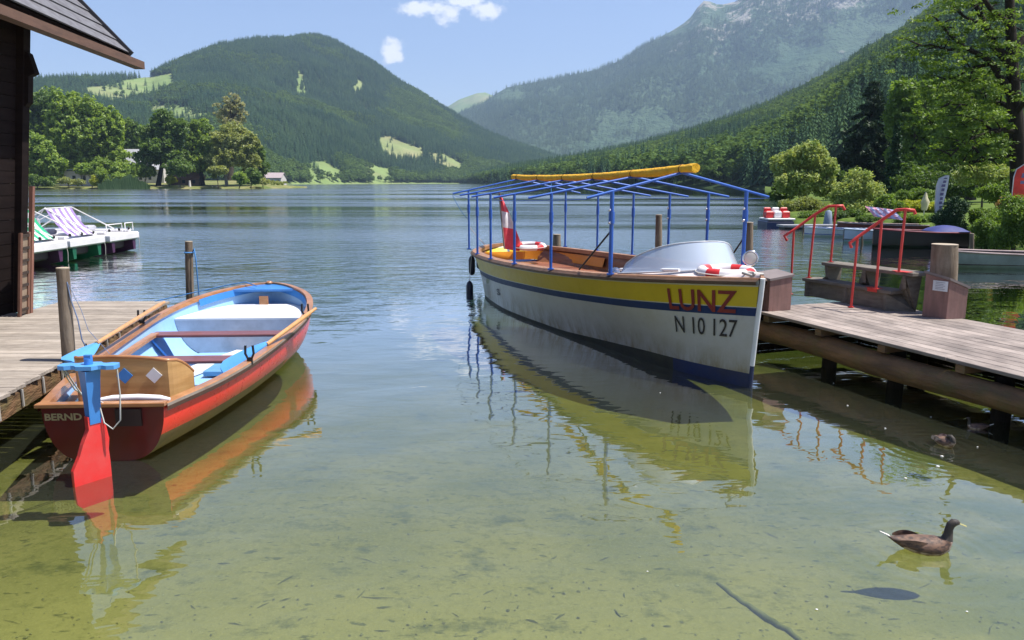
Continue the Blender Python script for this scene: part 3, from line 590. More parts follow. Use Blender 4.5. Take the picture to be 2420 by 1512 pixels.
house('pale_house', 'pinkish stone gable wall above the light green shrub', 276, 322, 352, 418, YP+32, 8, mat('pinkish_plaster', (.56, .47, .43), (.42, .35, .32), rough=.9, scale=1), mat('light_grey_roof', (.5, .5, .52)), 'gable', 1)
house('wooden_hut', 'long low brown wooden hut under the dark lone tree', 398, 470, 405, 432, YP+4, 5, woodb, roofr, 'gable', 3)
house('lakeside_house', 'distant cottage with grey pink roof beyond the tip of the spit', 624, 664, 408, 432, YP+120, 10, wallw, mat('pink_grey_roof', (.40, .33, .33), rough=.8), 'gable', 3)
house('farmhouse', 'small white farmhouse on the meadow at the foot of the hill', 698, 716, 372, 386, 1180, 14, wallw, roofr, 'gable', 2)
house('farmhouse', 'tiny pale farmhouse above the spit among meadow bushes', 656, 668, 383, 394, 1100, 12, wallw, roofg, 'gable', 2)
m = MB(); k = at_y(448, 430, YP-6); m.tube([(k.x, k.y, .3), (k.x, k.y, 2.9)], [.5, .34], 12); m.build('folded_parasol', wallw, label='folded white parasol standing before the brown hut on the far shore', category='parasol')
m = MB(); a = at_y(480, 430, YP-8)                                  # picnic table and benches on the spit
def picnic(label, px, Y):
    a = at_y(px, 430, Y); root = thing('picnic_table', label, 'picnic table', (a.x, Y, .5), 'picnic tables on the far shore')
    q = MB(); q.box((a.x, Y, 1.35), (2.2, .9, .08)); q.build('table_top', palebark, root)
    for s in (-1, 1): q = MB(); q.box((a.x, Y+s*.9, .95), (2.2, .35, .07)); q.build('bench_seat', palebark, root)
    for s in (-1, 1): q = MB(); q.beam((a.x+s*.8, Y-.9, .45), (a.x+s*.8, Y+.3, 1.33), .1, .1); q.beam((a.x+s*.8, Y+.9, .45), (a.x+s*.8, Y-.3, 1.33), .1, .1); q.build('leg', palebark, root)
picnic('weathered picnic table under the yellowish tree', 508, YP-10); picnic('weathered picnic table left of the folded white parasol', 428, YP-9)
# ------------------------------------------------------------------ right bank planting
G3 = 'trees on the right bank'
spruce('spruce_tree', 'tall black green spruce towering over the pale willow', 2042, 92, 190, 436, 104, 34000, .21, 1.6)
spruce('narrow_conifer', 'slim dark columnar conifer just right of the big spruce', 2104, 62, 288, 455, 24, 7000, .12, 1.2, leaf='yew', cat='conifer tree')
tree('willow_tree', 'pale yellow green willow left of the tall spruce', 'tree', 1900, 62, [(1905, 372, 52, 32), (1868, 400, 42, 36), (1935, 400, 40, 38), (1880, 436, 50, 30), (1940, 440, 34, 26)], 'pale', 26000, .125, .5, G3, bk=bark)
tree('leafy_tree', 'dense green tree behind and right of the slim conifer', 'tree', 2155, 84, [(2140, 225, 42, 42), (2190, 240, 44, 48), (2150, 290, 55, 50), (2210, 320, 56, 52), (2150, 370, 55, 50), (2230, 390, 50, 45)], 'mid', 34000, .19, 1.5, G3)
tree('leafy_tree', 'yellow green tree filling the gap left of the big dark trunk', 'tree', 2290, 58, [(2255, 225, 44, 46), (2310, 210, 48, 44), (2280, 290, 60, 50), (2345, 290, 50, 55), (2250, 345, 48, 46), (2330, 370, 60, 46), (2405, 330, 60, 70)], 'bright', 38000, .135, 1.2, G3)
tree('leafy_tree', 'dark green tree low behind the white banner', 'tree', 2190, 56, [(2160, 425, 44, 34), (2215, 420, 44, 36), (2270, 425, 40, 36), (2140, 455, 40, 20)], 'dark', 17000, .12, .8, G3)
tree('leafy_tree', 'round dark tree between the willow and the spruce foot', 'tree', 1990, 66, [(1975, 430, 34, 34), (2010, 440, 34, 34), (1850, 455, 34, 24)], 'dark', 11000, .13, .7, G3)
G4 = 'bushes along the right bank'
bush('tall feathery pale green bush in front of the spruce', 2025, 47, [(2025, 425, 30, 30), (1998, 455, 34, 32), (2050, 455, 36, 32), (2020, 490, 56, 26), (2072, 488, 26, 24)], 'pale', 20000, .075, .4, G4, up=.1)
bush('low reddish tipped shrub at the left tip of the bank', 1885, 49, [(1868, 490, 26, 18), (1905, 484, 34, 18), (1935, 496, 28, 16), (1880, 508, 40, 10)], 'olive', 11000, .065, .3, G4)
bush('low dark shrub below the feathery bush', 2005, 42.6, [(1990, 512, 26, 14), (2020, 510, 24, 16)], 'dark', 6500, .06, .3, G4)
bush('bright grassy clump by the water under the reddish tipped shrub', 1930, 44, [(1920, 508, 34, 8), (1960, 512, 18, 6)], 'bright', 4200, .055, .3, G4)
bush('clipped yellow green hedge left of the white banner', 2160, 45, [(2140, 486, 26, 12), (2175, 486, 30, 12), (2200, 492, 20, 12)], 'yellow', 10000, .06, .4, G4, name='hedge', cat='hedge')
bush('broad dark bush closing the garden behind the cream parasol', 2200, 54, [(2175, 440, 50, 34), (2250, 440, 44, 34), (2300, 430, 40, 40)], 'dark', 22000, .085, .4, G4)
bush('loose green bush between the feathery bush and the hedge', 2095, 43, [(2085, 488, 22, 26), (2110, 492, 22, 22)], 'mid', 9000, .06, .4, G4)
bush('low ragged shrub along the shore behind the sunshade', 2080, 39.5, [(2060, 520, 34, 10), (2110, 524, 36, 10)], 'dark', 8000, .05, .3, G4)
bush('low ragged shrub along the shore below the clipped hedge', 2160, 36, [(2150, 520, 34, 14), (2195, 524, 26, 16)], 'mid', 9000, .05, .3, G4)
bush('tall leafy shrub at the far right edge behind the flat boat', 2410, 22.5, [(2400, 500, 40, 40), (2440, 540, 40, 50), (2380, 560, 36, 30)], 'mid', 20000, .036, .3, G4)
bush('green shrubs behind the clipped yellow green hedge', 2155, 50, [(2130, 465, 24, 14), (2180, 462, 40, 15)], 'bright', 7000, .07, .5, G4)
bush('dark clipped evergreen bush standing at the shore beneath the white banner', 2252, 29.3, [(2252, 492, 26, 26), (2246, 520, 36, 30), (2258, 548, 40, 26), (2256, 570, 36, 12)], 'yew', 26000, .034, .25, G4, clump=10)
bush('pale green rounded bush right of the white banner', 2320, 44, [(2290, 412, 26, 24), (2330, 410, 36, 26), (2375, 420, 30, 24)], 'pale', 12000, .07, .6, G4)
bush('olive green bush under the red banner', 2370, 33, [(2350, 455, 36, 22), (2395, 450, 34, 26), (2420, 470, 30, 30)], 'mid', 12000, .05, .5, G4)
bush('leafy green shrub at the water behind the moored flat boat', 2330, 25.5, [(2325, 540, 34, 26), (2365, 530, 40, 34), (2400, 550, 36, 36), (2345, 575, 46, 14)], 'mid', 22000, .036, .3, G4, clump=12)
bush('rusty leaved shrub at the right edge near the red banner', 2395, 27, [(2390, 495, 26, 26), (2410, 520, 24, 24)], 'red', 6500, .036, .4, G4)
bush('light green bush right of the evergreen at the lawn edge', 2310, 29, [(2315, 512, 20, 16), (2345, 505, 20, 12)], 'bright', 6500, .04, .4, G4)
# big tree with the bare dark limbs
root = thing('big_tree', 'big tree with dark trunk and long bare limbs at the right edge', 'tree', (at_y(2408, 470, 31).x, 31, .5))
TY = 31.; mb = MB()
def tp(px, py, dy=0): return at_y(px, py, TY+dy)
tk = MB(); tk.tube([tp(2416, 500), tp(2408, 400), tp(2404, 320), tp(2396, 230), tp(2392, 150), tp(2388, 60), tp(2384, -60), tp(2380, -200)], [.42, .33, .29, .24, .21, .18, .14, .05], 12, jit=.06)
tk.build('trunk', darkbark, root)
LIMB = [([(2396, 235), (2370, 190), (2345, 150), (2324, 133), (2280, 112), (2240, 78), (2212, 42)], .13, 0), ([(2390, 150), (2350, 110), (2330, 60), (2305, 10), (2290, -60)], .15, .5),
 ([(2404, 312), (2380, 307), (2345, 310), (2300, 325), (2270, 345), (2245, 370)], .10, -.6), ([(2406, 372), (2370, 370), (2324, 377), (2277, 388), (2235, 380)], .11, .4),
 ([(2400, 260), (2370, 245), (2330, 240), (2290, 248), (2240, 246)], .09, 1.2), ([(2392, 140), (2420, 90), (2450, 40), (2490, -20)], .12, .3), ([(2398, 270), (2430, 230), (2470, 200)], .10, -.8),
 ([(2280, 112), (2240, 118), (2200, 105), (2170, 108)], .05, 0), ([(2345, 150), (2300, 160), (2250, 185), (2215, 190)], .06, .4), ([(2324, 377), (2300, 345), (2268, 318)], .05, .4), ([(2388, 60), (2340, 20), (2300, -40), (2250, -60)], .09, -.5),
 ([(2240, 246), (2205, 262), (2180, 285)], .04, 1.2), ([(2345, 310), (2320, 285), (2290, 275)], .05, -.5), ([(2330, 60), (2280, 40), (2230, 0)], .06, .8), ([(2300, 160), (2290, 195), (2262, 215)], .04, .2)]
ends = []
for pts, r, dy in LIMB:
    n = len(pts); P = [tp(p[0], p[1], dy*i/(n-1)*2) for i, p in enumerate(pts)]; mb.tube(P, [1.35*r*(1-.82*i/(n-1)) for i in range(n)], 8, jit=.08)
    for a, b in zip(P[1:], P[2:]+[P[-1]]):
        for u in (0, .35, .7): ends.append(a.lerp(b, u))
    for a, b in zip(P[1:-1], P[2:]):
        for q in range(3):
            s0 = a.lerp(b, rnd.random()); e0 = s0+Vector((rnd.uniform(-1.0, .5), rnd.uniform(-.8, .8), rnd.uniform(-.45, .8))); mb.tube([s0, s0.lerp(e0, .5)+Vector((0, 0, .08)), e0], [.035, .022, .008], 5, caps=False); ends += [e0, s0.lerp(e0, .6)]
mb.build('limb', darkbark, root)
g = np.random.default_rng(8); E0 = np.array([tuple(e) for e in ends]); kk = g.choice(len(E0), 380); C = E0[kk]+g.normal(size=(380, 3))*np.array([.42, .6, .30])+np.array([-.05, 0, .05])
ext = np.array([tuple(tp(g.uniform(2130, 2420), g.uniform(-60, 330), g.uniform(-2, 2.5))) for _ in range(140)]); C = np.vstack([C, ext])
C = C[C[:, 0] > tp(2125, 100).x]
V, Fc, T = cards(C, 34, g.uniform(.16, .42, len(C)), .062, g, .9, .32); mesh_np('crown', V, Fc, LEAF['bright'], T, parent=root)
# ------------------------------------------------------------------ lawn strip, banners, parasol on the right bank
white = mat('white_fabric', (.72, .72, .78), (.60, .60, .68), rough=.8, scale=3); alu = mat('aluminium', (.55, .55, .55), rough=.35, metal=1, tone=0)
def banner(label, P, Y, m, marks=None):
    b = at_y(P[0][0], 540, Y); b.z = .4; root = thing('beach_flag', label, 'banner', b)
    L = [at_y(p[0], p[1], Y) for p in P]; R = [at_y(p[2], p[1], Y) for p in P]; q = MB(); q.tube([b]+L[::-1], .018, 6); q.build('pole', alu, root)
    s = MB(); s.grid([[l+Vector((0, .02*math.sin(i), 0)), l.lerp(r, .5)+Vector((0, -.05+.03*math.sin(i*1.3), 0)), r] for i, (l, r) in enumerate(zip(L, R))]); s.build('cloth', m, root)
    if marks:
        for f0, f1, u0, u1 in marks:
            s = MB()
            def pt(f, u): f *= (len(L)-1); i = min(int(f), len(L)-2); return L[i].lerp(L[i+1], f-i).lerp(R[i].lerp(R[i+1], f-i), u)+Vector((0, -.09, 0))
            s.add([pt(f0, u0), pt(f1, u0), pt(f1, u1), pt(f0, u1)], [(0, 1, 2, 3)]); s.build('letter', mat('purple_ink', (.16, .14, .28), tone=0), root)
    return root
banner('white feather shaped banner with dark upright lettering beside the evergreen bush', [(2236, 414, 2244), (2219, 422, 2243), (2213, 440, 2240), (2211, 460, 2235), (2210, 480, 2230), (2210, 500, 2226), (2212, 520, 2222)], 30.5, white,
       [(.12+.085*i, .12+.085*i+.055, .32+.06*(i % 2), .66) for i in range(9)])
banner('red feather shaped banner at the right edge of the picture', [(2424, 386, 2450), (2402, 400, 2446), (2396, 418, 2440), (2394, 436, 2436), (2392, 456, 2428), (2392, 470, 2416)], 26.5, mat('red_fabric', (.75, .045, .03), (.60, .04, .03), rough=.7), [(.3, .42, .3, .6), (.5, .58, .3, .55)])
m = MB(); a = at_y(2184, 500, 41); root = thing('folded_parasol', 'cream folded parasol standing in the garden left of the white banner', 'parasol', (a.x, 41, .4)); t0 = at_y(2184, 456, 41).z
m.tube([(a.x, 41, .3), (a.x, 41, t0+.05)], .03, 8); m.build('pole', alu, root); m = MB(); m.tube([(a.x, 41, .75), (a.x, 41, 1.2), (a.x, 41, t0-.25), (a.x, 41, t0)], [.12, .2, .13, .05], 12, jit=.15); m.build('canopy', mat('cream_fabric', (.62, .56, .36), rough=.8), root)
# ================================================================== BOATS IN FRONT
varn = mat('varnished_wood', (.42, .20, .085), (.30, .13, .05), rough=.35, scale=3, stretch=(2, 2, 8), coat=.3, spec=.4)
grey_wood = mat('rubbing_strake', (.30, .25, .21), (.19, .15, .12), rough=.7, scale=4)
maho = mat('mahogany_paint', (.20, .065, .060), (.14, .045, .045), rough=.45, scale=3, stretch=(1, 8, 8), coat=.2)
redp = mat('red_paint', (.95, .045, .026), (.88, .038, .022), rough=.30, scale=1.2, dirt=(.70, .16, .08), dirtamt=.25, stain=(.1, .26, (.45, .12, .05), .35), coat=.35)
dred = mat('darkened_red_paint', (.13, .004, .004), (.08, .003, .003), rough=.35, scale=1.5, dirt=(.07, .01, .01), dirtamt=.6, coat=.2)  # red darkened to put the transom's shade into its colour
lblue = mat('light_blue_paint', (.30, .52, .78), (.25, .45, .72), rough=.4, scale=1.5, dirt=(.45, .60, .75), dirtamt=.4)
mblue = mat('mid_blue_paint', (.045, .22, .58), (.035, .18, .50), rough=.4, scale=2, coat=.2)
sblue = mat('sky_blue_paint', (.10, .34, .72), (.08, .29, .66), rough=.35, scale=2, coat=.2)
whitep = mat('white_paint', (.80, .80, .80), (.74, .74, .76), rough=.4, scale=2, dirt=(.60, .58, .52), dirtamt=.3)
blackm = mat('black_iron', (.02, .02, .022), rough=.45, metal=.3, tone=0); gold = mat('gold_leaf', (.55, .42, .20), rough=.45, tone=0)
ropew = mat('white_rope', (.62, .60, .56), rough=.9, tone=0); ropeb = mat('blue_rope', (.06, .22, .52), rough=.9, tone=0); chrome = mat('chrome', (.75, .75, .76), rough=.18, metal=1, tone=0)
ply = mat('plywood_panel', (.52, .31, .12), (.40, .22, .075), rough=.5, scale=2.2, stretch=(1, 1, 7), coat=.15)
L_ = 5.22; B0 = Vector((-3.25, 5.88, 0)); BF = Vector((-.053, 1, 0)).normalized(); BR_ = Vector((BF.y, -BF.x, 0))
bsx = [0, .8, 1.7, 2.7, 3.5, 4.2, 4.65, 5.0, 5.15, 5.22]
def bg_(s): return spl(s, bsx, [.475, .68, .81, .89, .90, .79, .62, .36, .18, .015])
def bz_(s): return spl(s, bsx, [.455, .46, .485, .54, .60, .66, .70, .735, .75, .755])
def bk_(s): return spl(s, [0, 1, 2.5, 3.8, 4.5, 4.85, 5.1, 5.22], [-.01, -.03, -.06, -.05, .0, .15, .38, .70])
def bpt(s, lat, z): return B0+BF*s+BR_*lat+Vector((0, 0, z))
def bhull(s, v, side, off=0.):
    g = max(bg_(s)-off, .004); k = bk_(s)+off*.8; z = k+(bz_(s)-k)*(1-math.cos(v*math.pi/2))**1.0; lat = g*math.sin(v*math.pi/2)**.52
    return bpt(s, side*lat, z)
root = thing('rowing_boat', 'red rowing boat with light blue inside moored by the left dock', 'rowing boat', B0)
SS = list(np.linspace(0, 4.4, 23))+list(np.linspace(4.5, 5.22, 12)); VV = np.linspace(0, 1, 15)
hg = [[bhull(s, v, -1) for v in VV[::-1]]+[bhull(s, v, 1) for v in VV[1:]] for s in SS]
m = MB(); m.grid(hg, flip=True, mi=lambda i, j: 1 if (hg[i][j].z+hg[i+1][j+1].z)/2 < .19 else 0); m.build('hull', [redp, mat('ochre_hull_shade', (.20, .12, .035), (.12, .085, .03), rough=.55, scale=3, dirt=(.10, .09, .03), dirtamt=.6)], root)  # lower strip: underside shade and water reflection painted into the hull colour
m = MB(); m.grid([[bhull(s, v, -1, .03) for v in VV[::-1]]+[bhull(s, v, 1, .03) for v in VV[1:]] for s in SS if s > .02]); m.build('inner_planking', lblue, root)
# transom
out = [bhull(0, v, -1) for v in VV[::-1]]+[bhull(0, v, 1) for v in VV[1:]]
m = MB(); m.slab([p-BF*.002 for p in out], BF, .035); tro = m.build('transom', dred, root)
m = MB(); m.beam(bpt(-.012, -.50, .47), bpt(-.012, .50, .47), .075, .035, bev=.006); m.build('transom_cap', varn, root)
V, Fs = text_tris('BERND', .076, .0025, 1.2); m = MB()
o0 = bpt(-.008, -.455, .345); letters([o0+BR_*v.x+Vector((0, 0, v.y)) for v in V], Fs, gold, root)
m = MB(); m.box(bpt(-.012, .20, .36), (.20, .02, .14), rz=math.atan2(BR_.y, BR_.x)); m.build('dark_hole_block', mat('hole_black', (.02, .008, .008), rough=.5), root)  # solid block in place of a square hole, its darkness painted
# rails
for sd_ in (-1, 1):
    m = MB(); P = []
    for s in SS: 
        g, z = bg_(s), bz_(s); P.append([bpt(s, sd_*(g+.026), z-.048), bpt(s, sd_*(g+.03), z-.012), bpt(s, sd_*(g+.03), z+.012), bpt(s, sd_*(g+.022), z+.02), bpt(s, sd_*max(g-.05, 0), z+.02), bpt(s, sd_*max(g-.055, 0), z-.03)])
    m.grid(P, smooth=False, mi=lambda i, j: (2, 1, 0, 0, 0)[j], flip=(sd_ > 0)); m.build('gunwale', [varn, grey_wood, mat('dark_rubbing_edge', (.075, .035, .022), (.045, .022, .015), rough=.7)], root)
m = MB(); m.ball(bpt(5.2, 0, .765), (.05, .05, .03)); m.build('stem_cap', varn, root)
m = MB(); m.slab([bpt(s, -max(bg_(s)-.05, .004), bz_(s)-.035) for s in (4.86, 4.95, 5.05, 5.15, 5.2)]+[bpt(s, max(bg_(s)-.05, .004), bz_(s)-.035) for s in (5.2, 5.15, 5.05, 4.95, 4.86)], (0, 0, 1), .03); m.build('breasthook', mblue, root)
# under-bow blue band and bow locker
P = [[bpt(s, sd_*max(bg_(s)-.06, .01), bz_(s)-.01), bpt(s, sd_*max(bg_(s)-.075, .008), bz_(s)-.10)] for sd_ in (1,) for s in np.linspace(4.0, 5.1, 12)]
P2 = [[bpt(s, -max(bg_(s)-.06, .01), bz_(s)-.01), bpt(s, -max(bg_(s)-.075, .008), bz_(s)-.10)] for s in np.linspace(5.1, 4.3, 10)]
m = MB(); m.grid(P+P2); m.build('bow_band', mblue, root)
def bw(s, z): 
    k = bk_(s)+.03; g = max(bg_(s)-.035, .004); q = min(max((z-k)/(bz_(s)-k), 0), 1); v = math.acos(1-q)/(math.pi/2); return g*math.sin(v*math.pi/2)**.52
zt = .50; m = MB(); pts = [(s, bw(s, zt)) for s in np.linspace(3.75, 4.95, 9)]
m.slab([bpt(s, -a, zt-.02) for s, a in pts]+[bpt(s, a, zt-.02) for s, a in pts[::-1]], (0, 0, 1), .022); lk = m.build('bow_seat', whitep, root)
m = MB(); zz = np.linspace(.06, zt-.02, 7); m.slab([bpt(3.77, -bw(3.77, z), z) for z in zz]+[bpt(3.77, bw(3.77, z), z) for z in zz[::-1]], BF, -.02); m.build('locker_front', mat('grey_white_paint', (.50, .53, .60), rough=.5), lk)
m = MB(); m.box(bpt(4.86, 0, .56), (.12, .04, .12), rz=0); m.build('bow_post', varn, root)
# floor, stripes, thwarts
def floor(s0, s1, z, name, mt, wfac=1.0, lat0=None, lat1=None):
    m = MB(); ss = np.linspace(s0, s1, 10); a = [(s, bw(s, z)*wfac) for s in ss]
    L = [bpt(s, -w_ if lat0 is None else lat0, z) for s, w_ in a]; R = [bpt(s, w_ if lat1 is None else lat1, z) for s, w_ in a]
    m.slab(L+R[::-1], (0, 0, 1), .012); return m.build(name, mt, root)
floor(.04, 4.4, .045, 'floor', lblue)
m = MB(); m.box(bpt(2.95, -.16, .085), (.26, 1.5, .03), rz=math.radians(-14)); m.box(bpt(3.3, .22, .0851), (.62, .24, .028), rz=.05); m.build('white_floorboard', whitep, root)
m = MB(); m.box(bpt(2.62, .26, .11), (.62, .42, .06), rz=.05, bev=.01); m.build('battery_box', mat('blue_grey_paint', (.13, .32, .55), rough=.5), root)
def thwart(s, z, wd):
    m = MB(); a = bw(s, z); m.beam(bpt(s, -a, z), bpt(s, a, z), wd, .032, bev=.006); t_ = m.build('thwart', maho, root)
    return t_
thwart(1.98, .37, .26); thwart(3.12, .42, .24)
for s, z in ((1.98, .37), (3.12, .42)):
    for sd_ in (-1, 1):
        m = MB(); a = bw(s, z)-.01; b_ = bw(s, .1); m.slab([bpt(s-.13, sd_*a, z-.02), bpt(s+.16, sd_*a, z-.02), bpt(s+.05, sd_*(b_-.05), .06), bpt(s-.03, sd_*(b_-.05), .06)], BR_*-sd_, .03); m.build('knee', mblue, root)
for sd_ in (-1, 1):                                                   # wooden stringers inside, level with the thwarts
    m = MB(); ss = np.linspace(.25, 3.1, 12); P = []
    for s in ss: z = interp(s, [.25, 3.1], [.33, .44]); a = bw(s, z)-.005; P.append([bpt(s, sd_*a, z-.025), bpt(s, sd_*(a-.085), z-.025), bpt(s, sd_*(a-.085), z+.008), bpt(s, sd_*a, z+.008)])
    m.grid(P, smooth=False, flip=sd_ > 0); m.build('stringer', varn, root)
# stern seat and curved backrest
m = MB(); a = bw(.3, .30); m.slab([bpt(.06, -bw(.06, .3), .30), bpt(.62, -bw(.62, .3), .30), bpt(.62, bw(.62, .3), .30), bpt(.06, bw(.06, .3), .30)], (0, 0, 1), .02); m.build('stern_seat', varn, root)
def bk(u):                                                            # plan of the backrest, u in -1..1
    lat = .485*math.sin(u*1.35)/math.sin(1.35); s = .40+.42*max(0, abs(u)-.62)**1.3*2.2; return s, lat
def btop(u): return .755-.02*u-.055*u*u-.20*max(0, abs(u)-.74)**1.5*4.5
us = np.linspace(-1, 1, 33); m = MB()
o = [[bpt(bk(u)[0], bk(u)[1], .325), bpt(bk(u)[0], bk(u)[1], btop(u))] for u in us]; i_ = [[bpt(bk(u)[0]+.024, bk(u)[1]*.96, btop(u)), bpt(bk(u)[0]+.024, bk(u)[1]*.96, .325)] for u in us]
m.grid([[a[0], a[1], b[0], b[1]] for a, b in zip(o, i_)], smooth=False); m.slab(o[0]+i_[0], BR_, .002); m.slab(o[-1]+i_[-1], BR_, .002); bkr = m.build('backrest', ply, root)
m = MB(); m.tube([bpt(bk(u)[0]+.012, bk(u)[1]*.98, btop(u)+.004) for u in us], .017, 8); m.build('backrest_rim', varn, bkr)
for u, mt, nm in ((.02, mblue, 'blue'), (.40, whitep, 'white')):
    s, lat = bk(u); c = bpt(s-.004, lat, .60); r = .068; m = MB(); m.slab([c-BR_*r, c-Vector((0, 0, r)), c+BR_*r, c+Vector((0, 0, r))], BF, -.006); m.build('diamond', mt, bkr, label=nm+' diamond on the plywood backrest')
m = MB(); m.tube([bpt(.07, -.1, .475), bpt(.075, .05, .497), bpt(.08, .25, .50), bpt(.075, .42, .492), bpt(.07, .50, .478)], [.016, .024, .026, .024, .016], 10); m.build('stern_cushion', whitep, root)
# rudder
rz_ = math.radians(-34); c0 = Vector((-3.10, 5.50, 0)); ra = Vector((math.sin(rz_), -math.cos(rz_), 0)); rn = Vector((ra.y, -ra.x, 0))   # ra: aft direction of the blade
rud = None
m = MB()
def rsec(z, a0, a1, th): return [c0+ra*a0+rn*th/2+Vector((0, 0, z)), c0+ra*a1+rn*th/2+Vector((0, 0, z)), c0+ra*a1-rn*th/2+Vector((0, 0, z)), c0+ra*a0-rn*th/2+Vector((0, 0, z))]
secs = [rsec(.50, -.02, .07, .05), rsec(.40, -.06, .07, .05), rsec(.30, -.075, .12, .045), rsec(.22, -.065, .15, .04), rsec(.12, -.07, .205, .036), rsec(-.02, -.07, .205, .032), rsec(-.15, -.065, .19, .028), rsec(-.18, -.05, .16, .02)]
m.grid([s_+[s_[0]] for s_ in secs], smooth=False); m.add(secs[0], [(0, 1, 2, 3)]); m.add(secs[-1], [(3, 2, 1, 0)]); rud = m.build('rudder_blade', mat('bright_red_paint', (.80, .022, .022), (.72, .03, .03), rough=.4, scale=2, coat=.3, dirt=(.6, .2, .18), dirtamt=.25), root)
m = MB(); m.beam(c0+ra*.02+rn*.021+Vector((0, 0, .12)), c0+ra*.17+rn*.021+Vector((0, 0, .06)), .012, .012); m.build('blade_rib', dred, rud); m = MB(); m.beam(c0+ra*.0+rn*.021+Vector((0, 0, .20)), c0+ra*.14+rn*.021+Vector((0, 0, .245)), .012, .012); m.build('blade_rib', dred, rud)
m = MB(); secs = [rsec(.845, -.045, .07, .105), rsec(.78, -.04, .066, .09), rsec(.60, -.03, .06, .07), rsec(.44, -.025, .058, .06)]
m.grid([s_+[s_[0]] for s_ in secs[::-1]], smooth=False); m.add(secs[0], [(0, 1, 2, 3)]); m.add(secs[-1], [(3, 2, 1, 0)]); m.build('rudder_head', [mblue], root)
cy = c0+Vector((-.012, 0, .855)); yk = MB(); yp = []
yx = BR_; yf = BF
prof = [(-.21, .02), (-.20, .045), (-.15, .055), (-.11, .038), (-.085, .042), (-.055, .075), (.055, .075), (.085, .042), (.11, .038), (.15, .055), (.20, .045), (.21, .02)]
pl = [cy+yx*a+yf*b*1.1 for a, b in prof]+[cy+yx*a-yf*b*1.1 for a, b in prof[::-1]]; yk.slab(pl, (0, 0, 1), .03); yk.build('tiller_yoke', sblue, root)
m = MB(); m.tube([cy+Vector((0, 0, .03)), cy+Vector((0, 0, .075))], .03, 10); m.box(cy+Vector((0, 0, .085)), (.05, .03, .03)); m.build('yoke_pin', mblue, root)
m = MB(); m.tube([cy+yx*.20, cy+yx*.205-Vector((0, 0, .2)), cy+yx*.19-Vector((0, 0, .40)), cy+yx*.13-Vector((0, 0, .47)), cy+yx*.07-Vector((0, 0, .42)), cy+yx*.05-Vector((0, 0, .30))], .0055, 6)
m.tube([cy-yx*.20, cy-yx*.195+yf*.15-Vector((0, 0, .2)), cy-yx*.13+yf*.45-Vector((0, 0, .42))], .006, 6); m.tube([cy-yx*.18, cy-yx*.165+yf*.18-Vector((0, 0, .25)), cy-yx*.08+yf*.45-Vector((0, 0, .42))], .006, 6); m.build('steering_line', ropew, root)
# oars, oarlocks
def oarlock(c, t_):
    m = MB(); c = Vector(c); m.tube([c-Vector((0, 0, .07)), c], .018, 8); m.tube([c+t_*-.035+Vector((0, 0, .13)), c+t_*-.04+Vector((0, 0, .05)), c+t_*-.02+Vector((0, 0, .005)), c+t_*.02+Vector((0, 0, .005)), c+t_*.04+Vector((0, 0, .05)), c+t_*.035+Vector((0, 0, .13))], .012, 6); m.box(c-Vector((0, 0, .03)), (.05, .03, .05)); m.build('oarlock', blackm, root)
for s, sd_ in ((1.5, -1), (3.0, -1), (1.35, 1), (3.25, 1)): oarlock(bpt(s, sd_*(bg_(s)+.01), bz_(s)+.045), BR_)
def oar(label, a, b, bl, wd, roll, hl=.34):
    """a handle end, b blade end"""
    a, b = Vector(a), Vector(b); d = (b-a); Lg = d.length; d.normalize(); r = thing('oar', label, 'oar', b.copy(), 'oars of the red rowing boat')
    m = MB(); m.tube([a, a+d*.13, a+d*.15, a+d*(Lg-bl+.08)], [.018, .019, .027, .021], 10); m.build('shaft', mat('oar_wood', (.60, .32, .13), (.50, .25, .09), rough=.4, scale=3, stretch=(2, 8, 2), coat=.2), r)
    x = d.cross(Vector((0, 0, 1))).normalized(); z = x.cross(d); x, z = x*math.cos(roll)+z*math.sin(roll), z*math.cos(roll)-x*math.sin(roll)
    P = []
    for i, u in enumerate(np.linspace(0, 1, 12)):
        w_ = wd*math.sin(min(u*1.5+.12, math.pi/2))*(1 if u < .93 else .78); c = a+d*(Lg-bl+bl*u)-z*.03*math.sin(u*math.pi/2)
        P.append([c-x*w_/2, c+z*.012, c+x*w_/2, c-z*.012, c-x*w_/2])
    m = MB(); m.grid(P, smooth=False); m.add(P[-1][:4], [(0, 1, 2, 3)]); m.build('blade', sblue, r)
oar('oar lying along the dock-side rail, its light blue blade over the stern corner', at_z(388, 714, .76), at_z(168, 848, .62), .62, .21, .3)
oar('oar resting on the outer rail, its darker blue blade inside the boat', at_z(746, 729, .76), at_z(534, 884, .38), .78, .23, 1.3)
m = MB(); m.tube([bpt(4.9, -.1, .76), bpt(5.05, -.3, .80), bpt(5.0, -.5, .77), bpt(4.6, -1.4, .60)], .008, 6); m.build('mooring_line', ropeb, root)

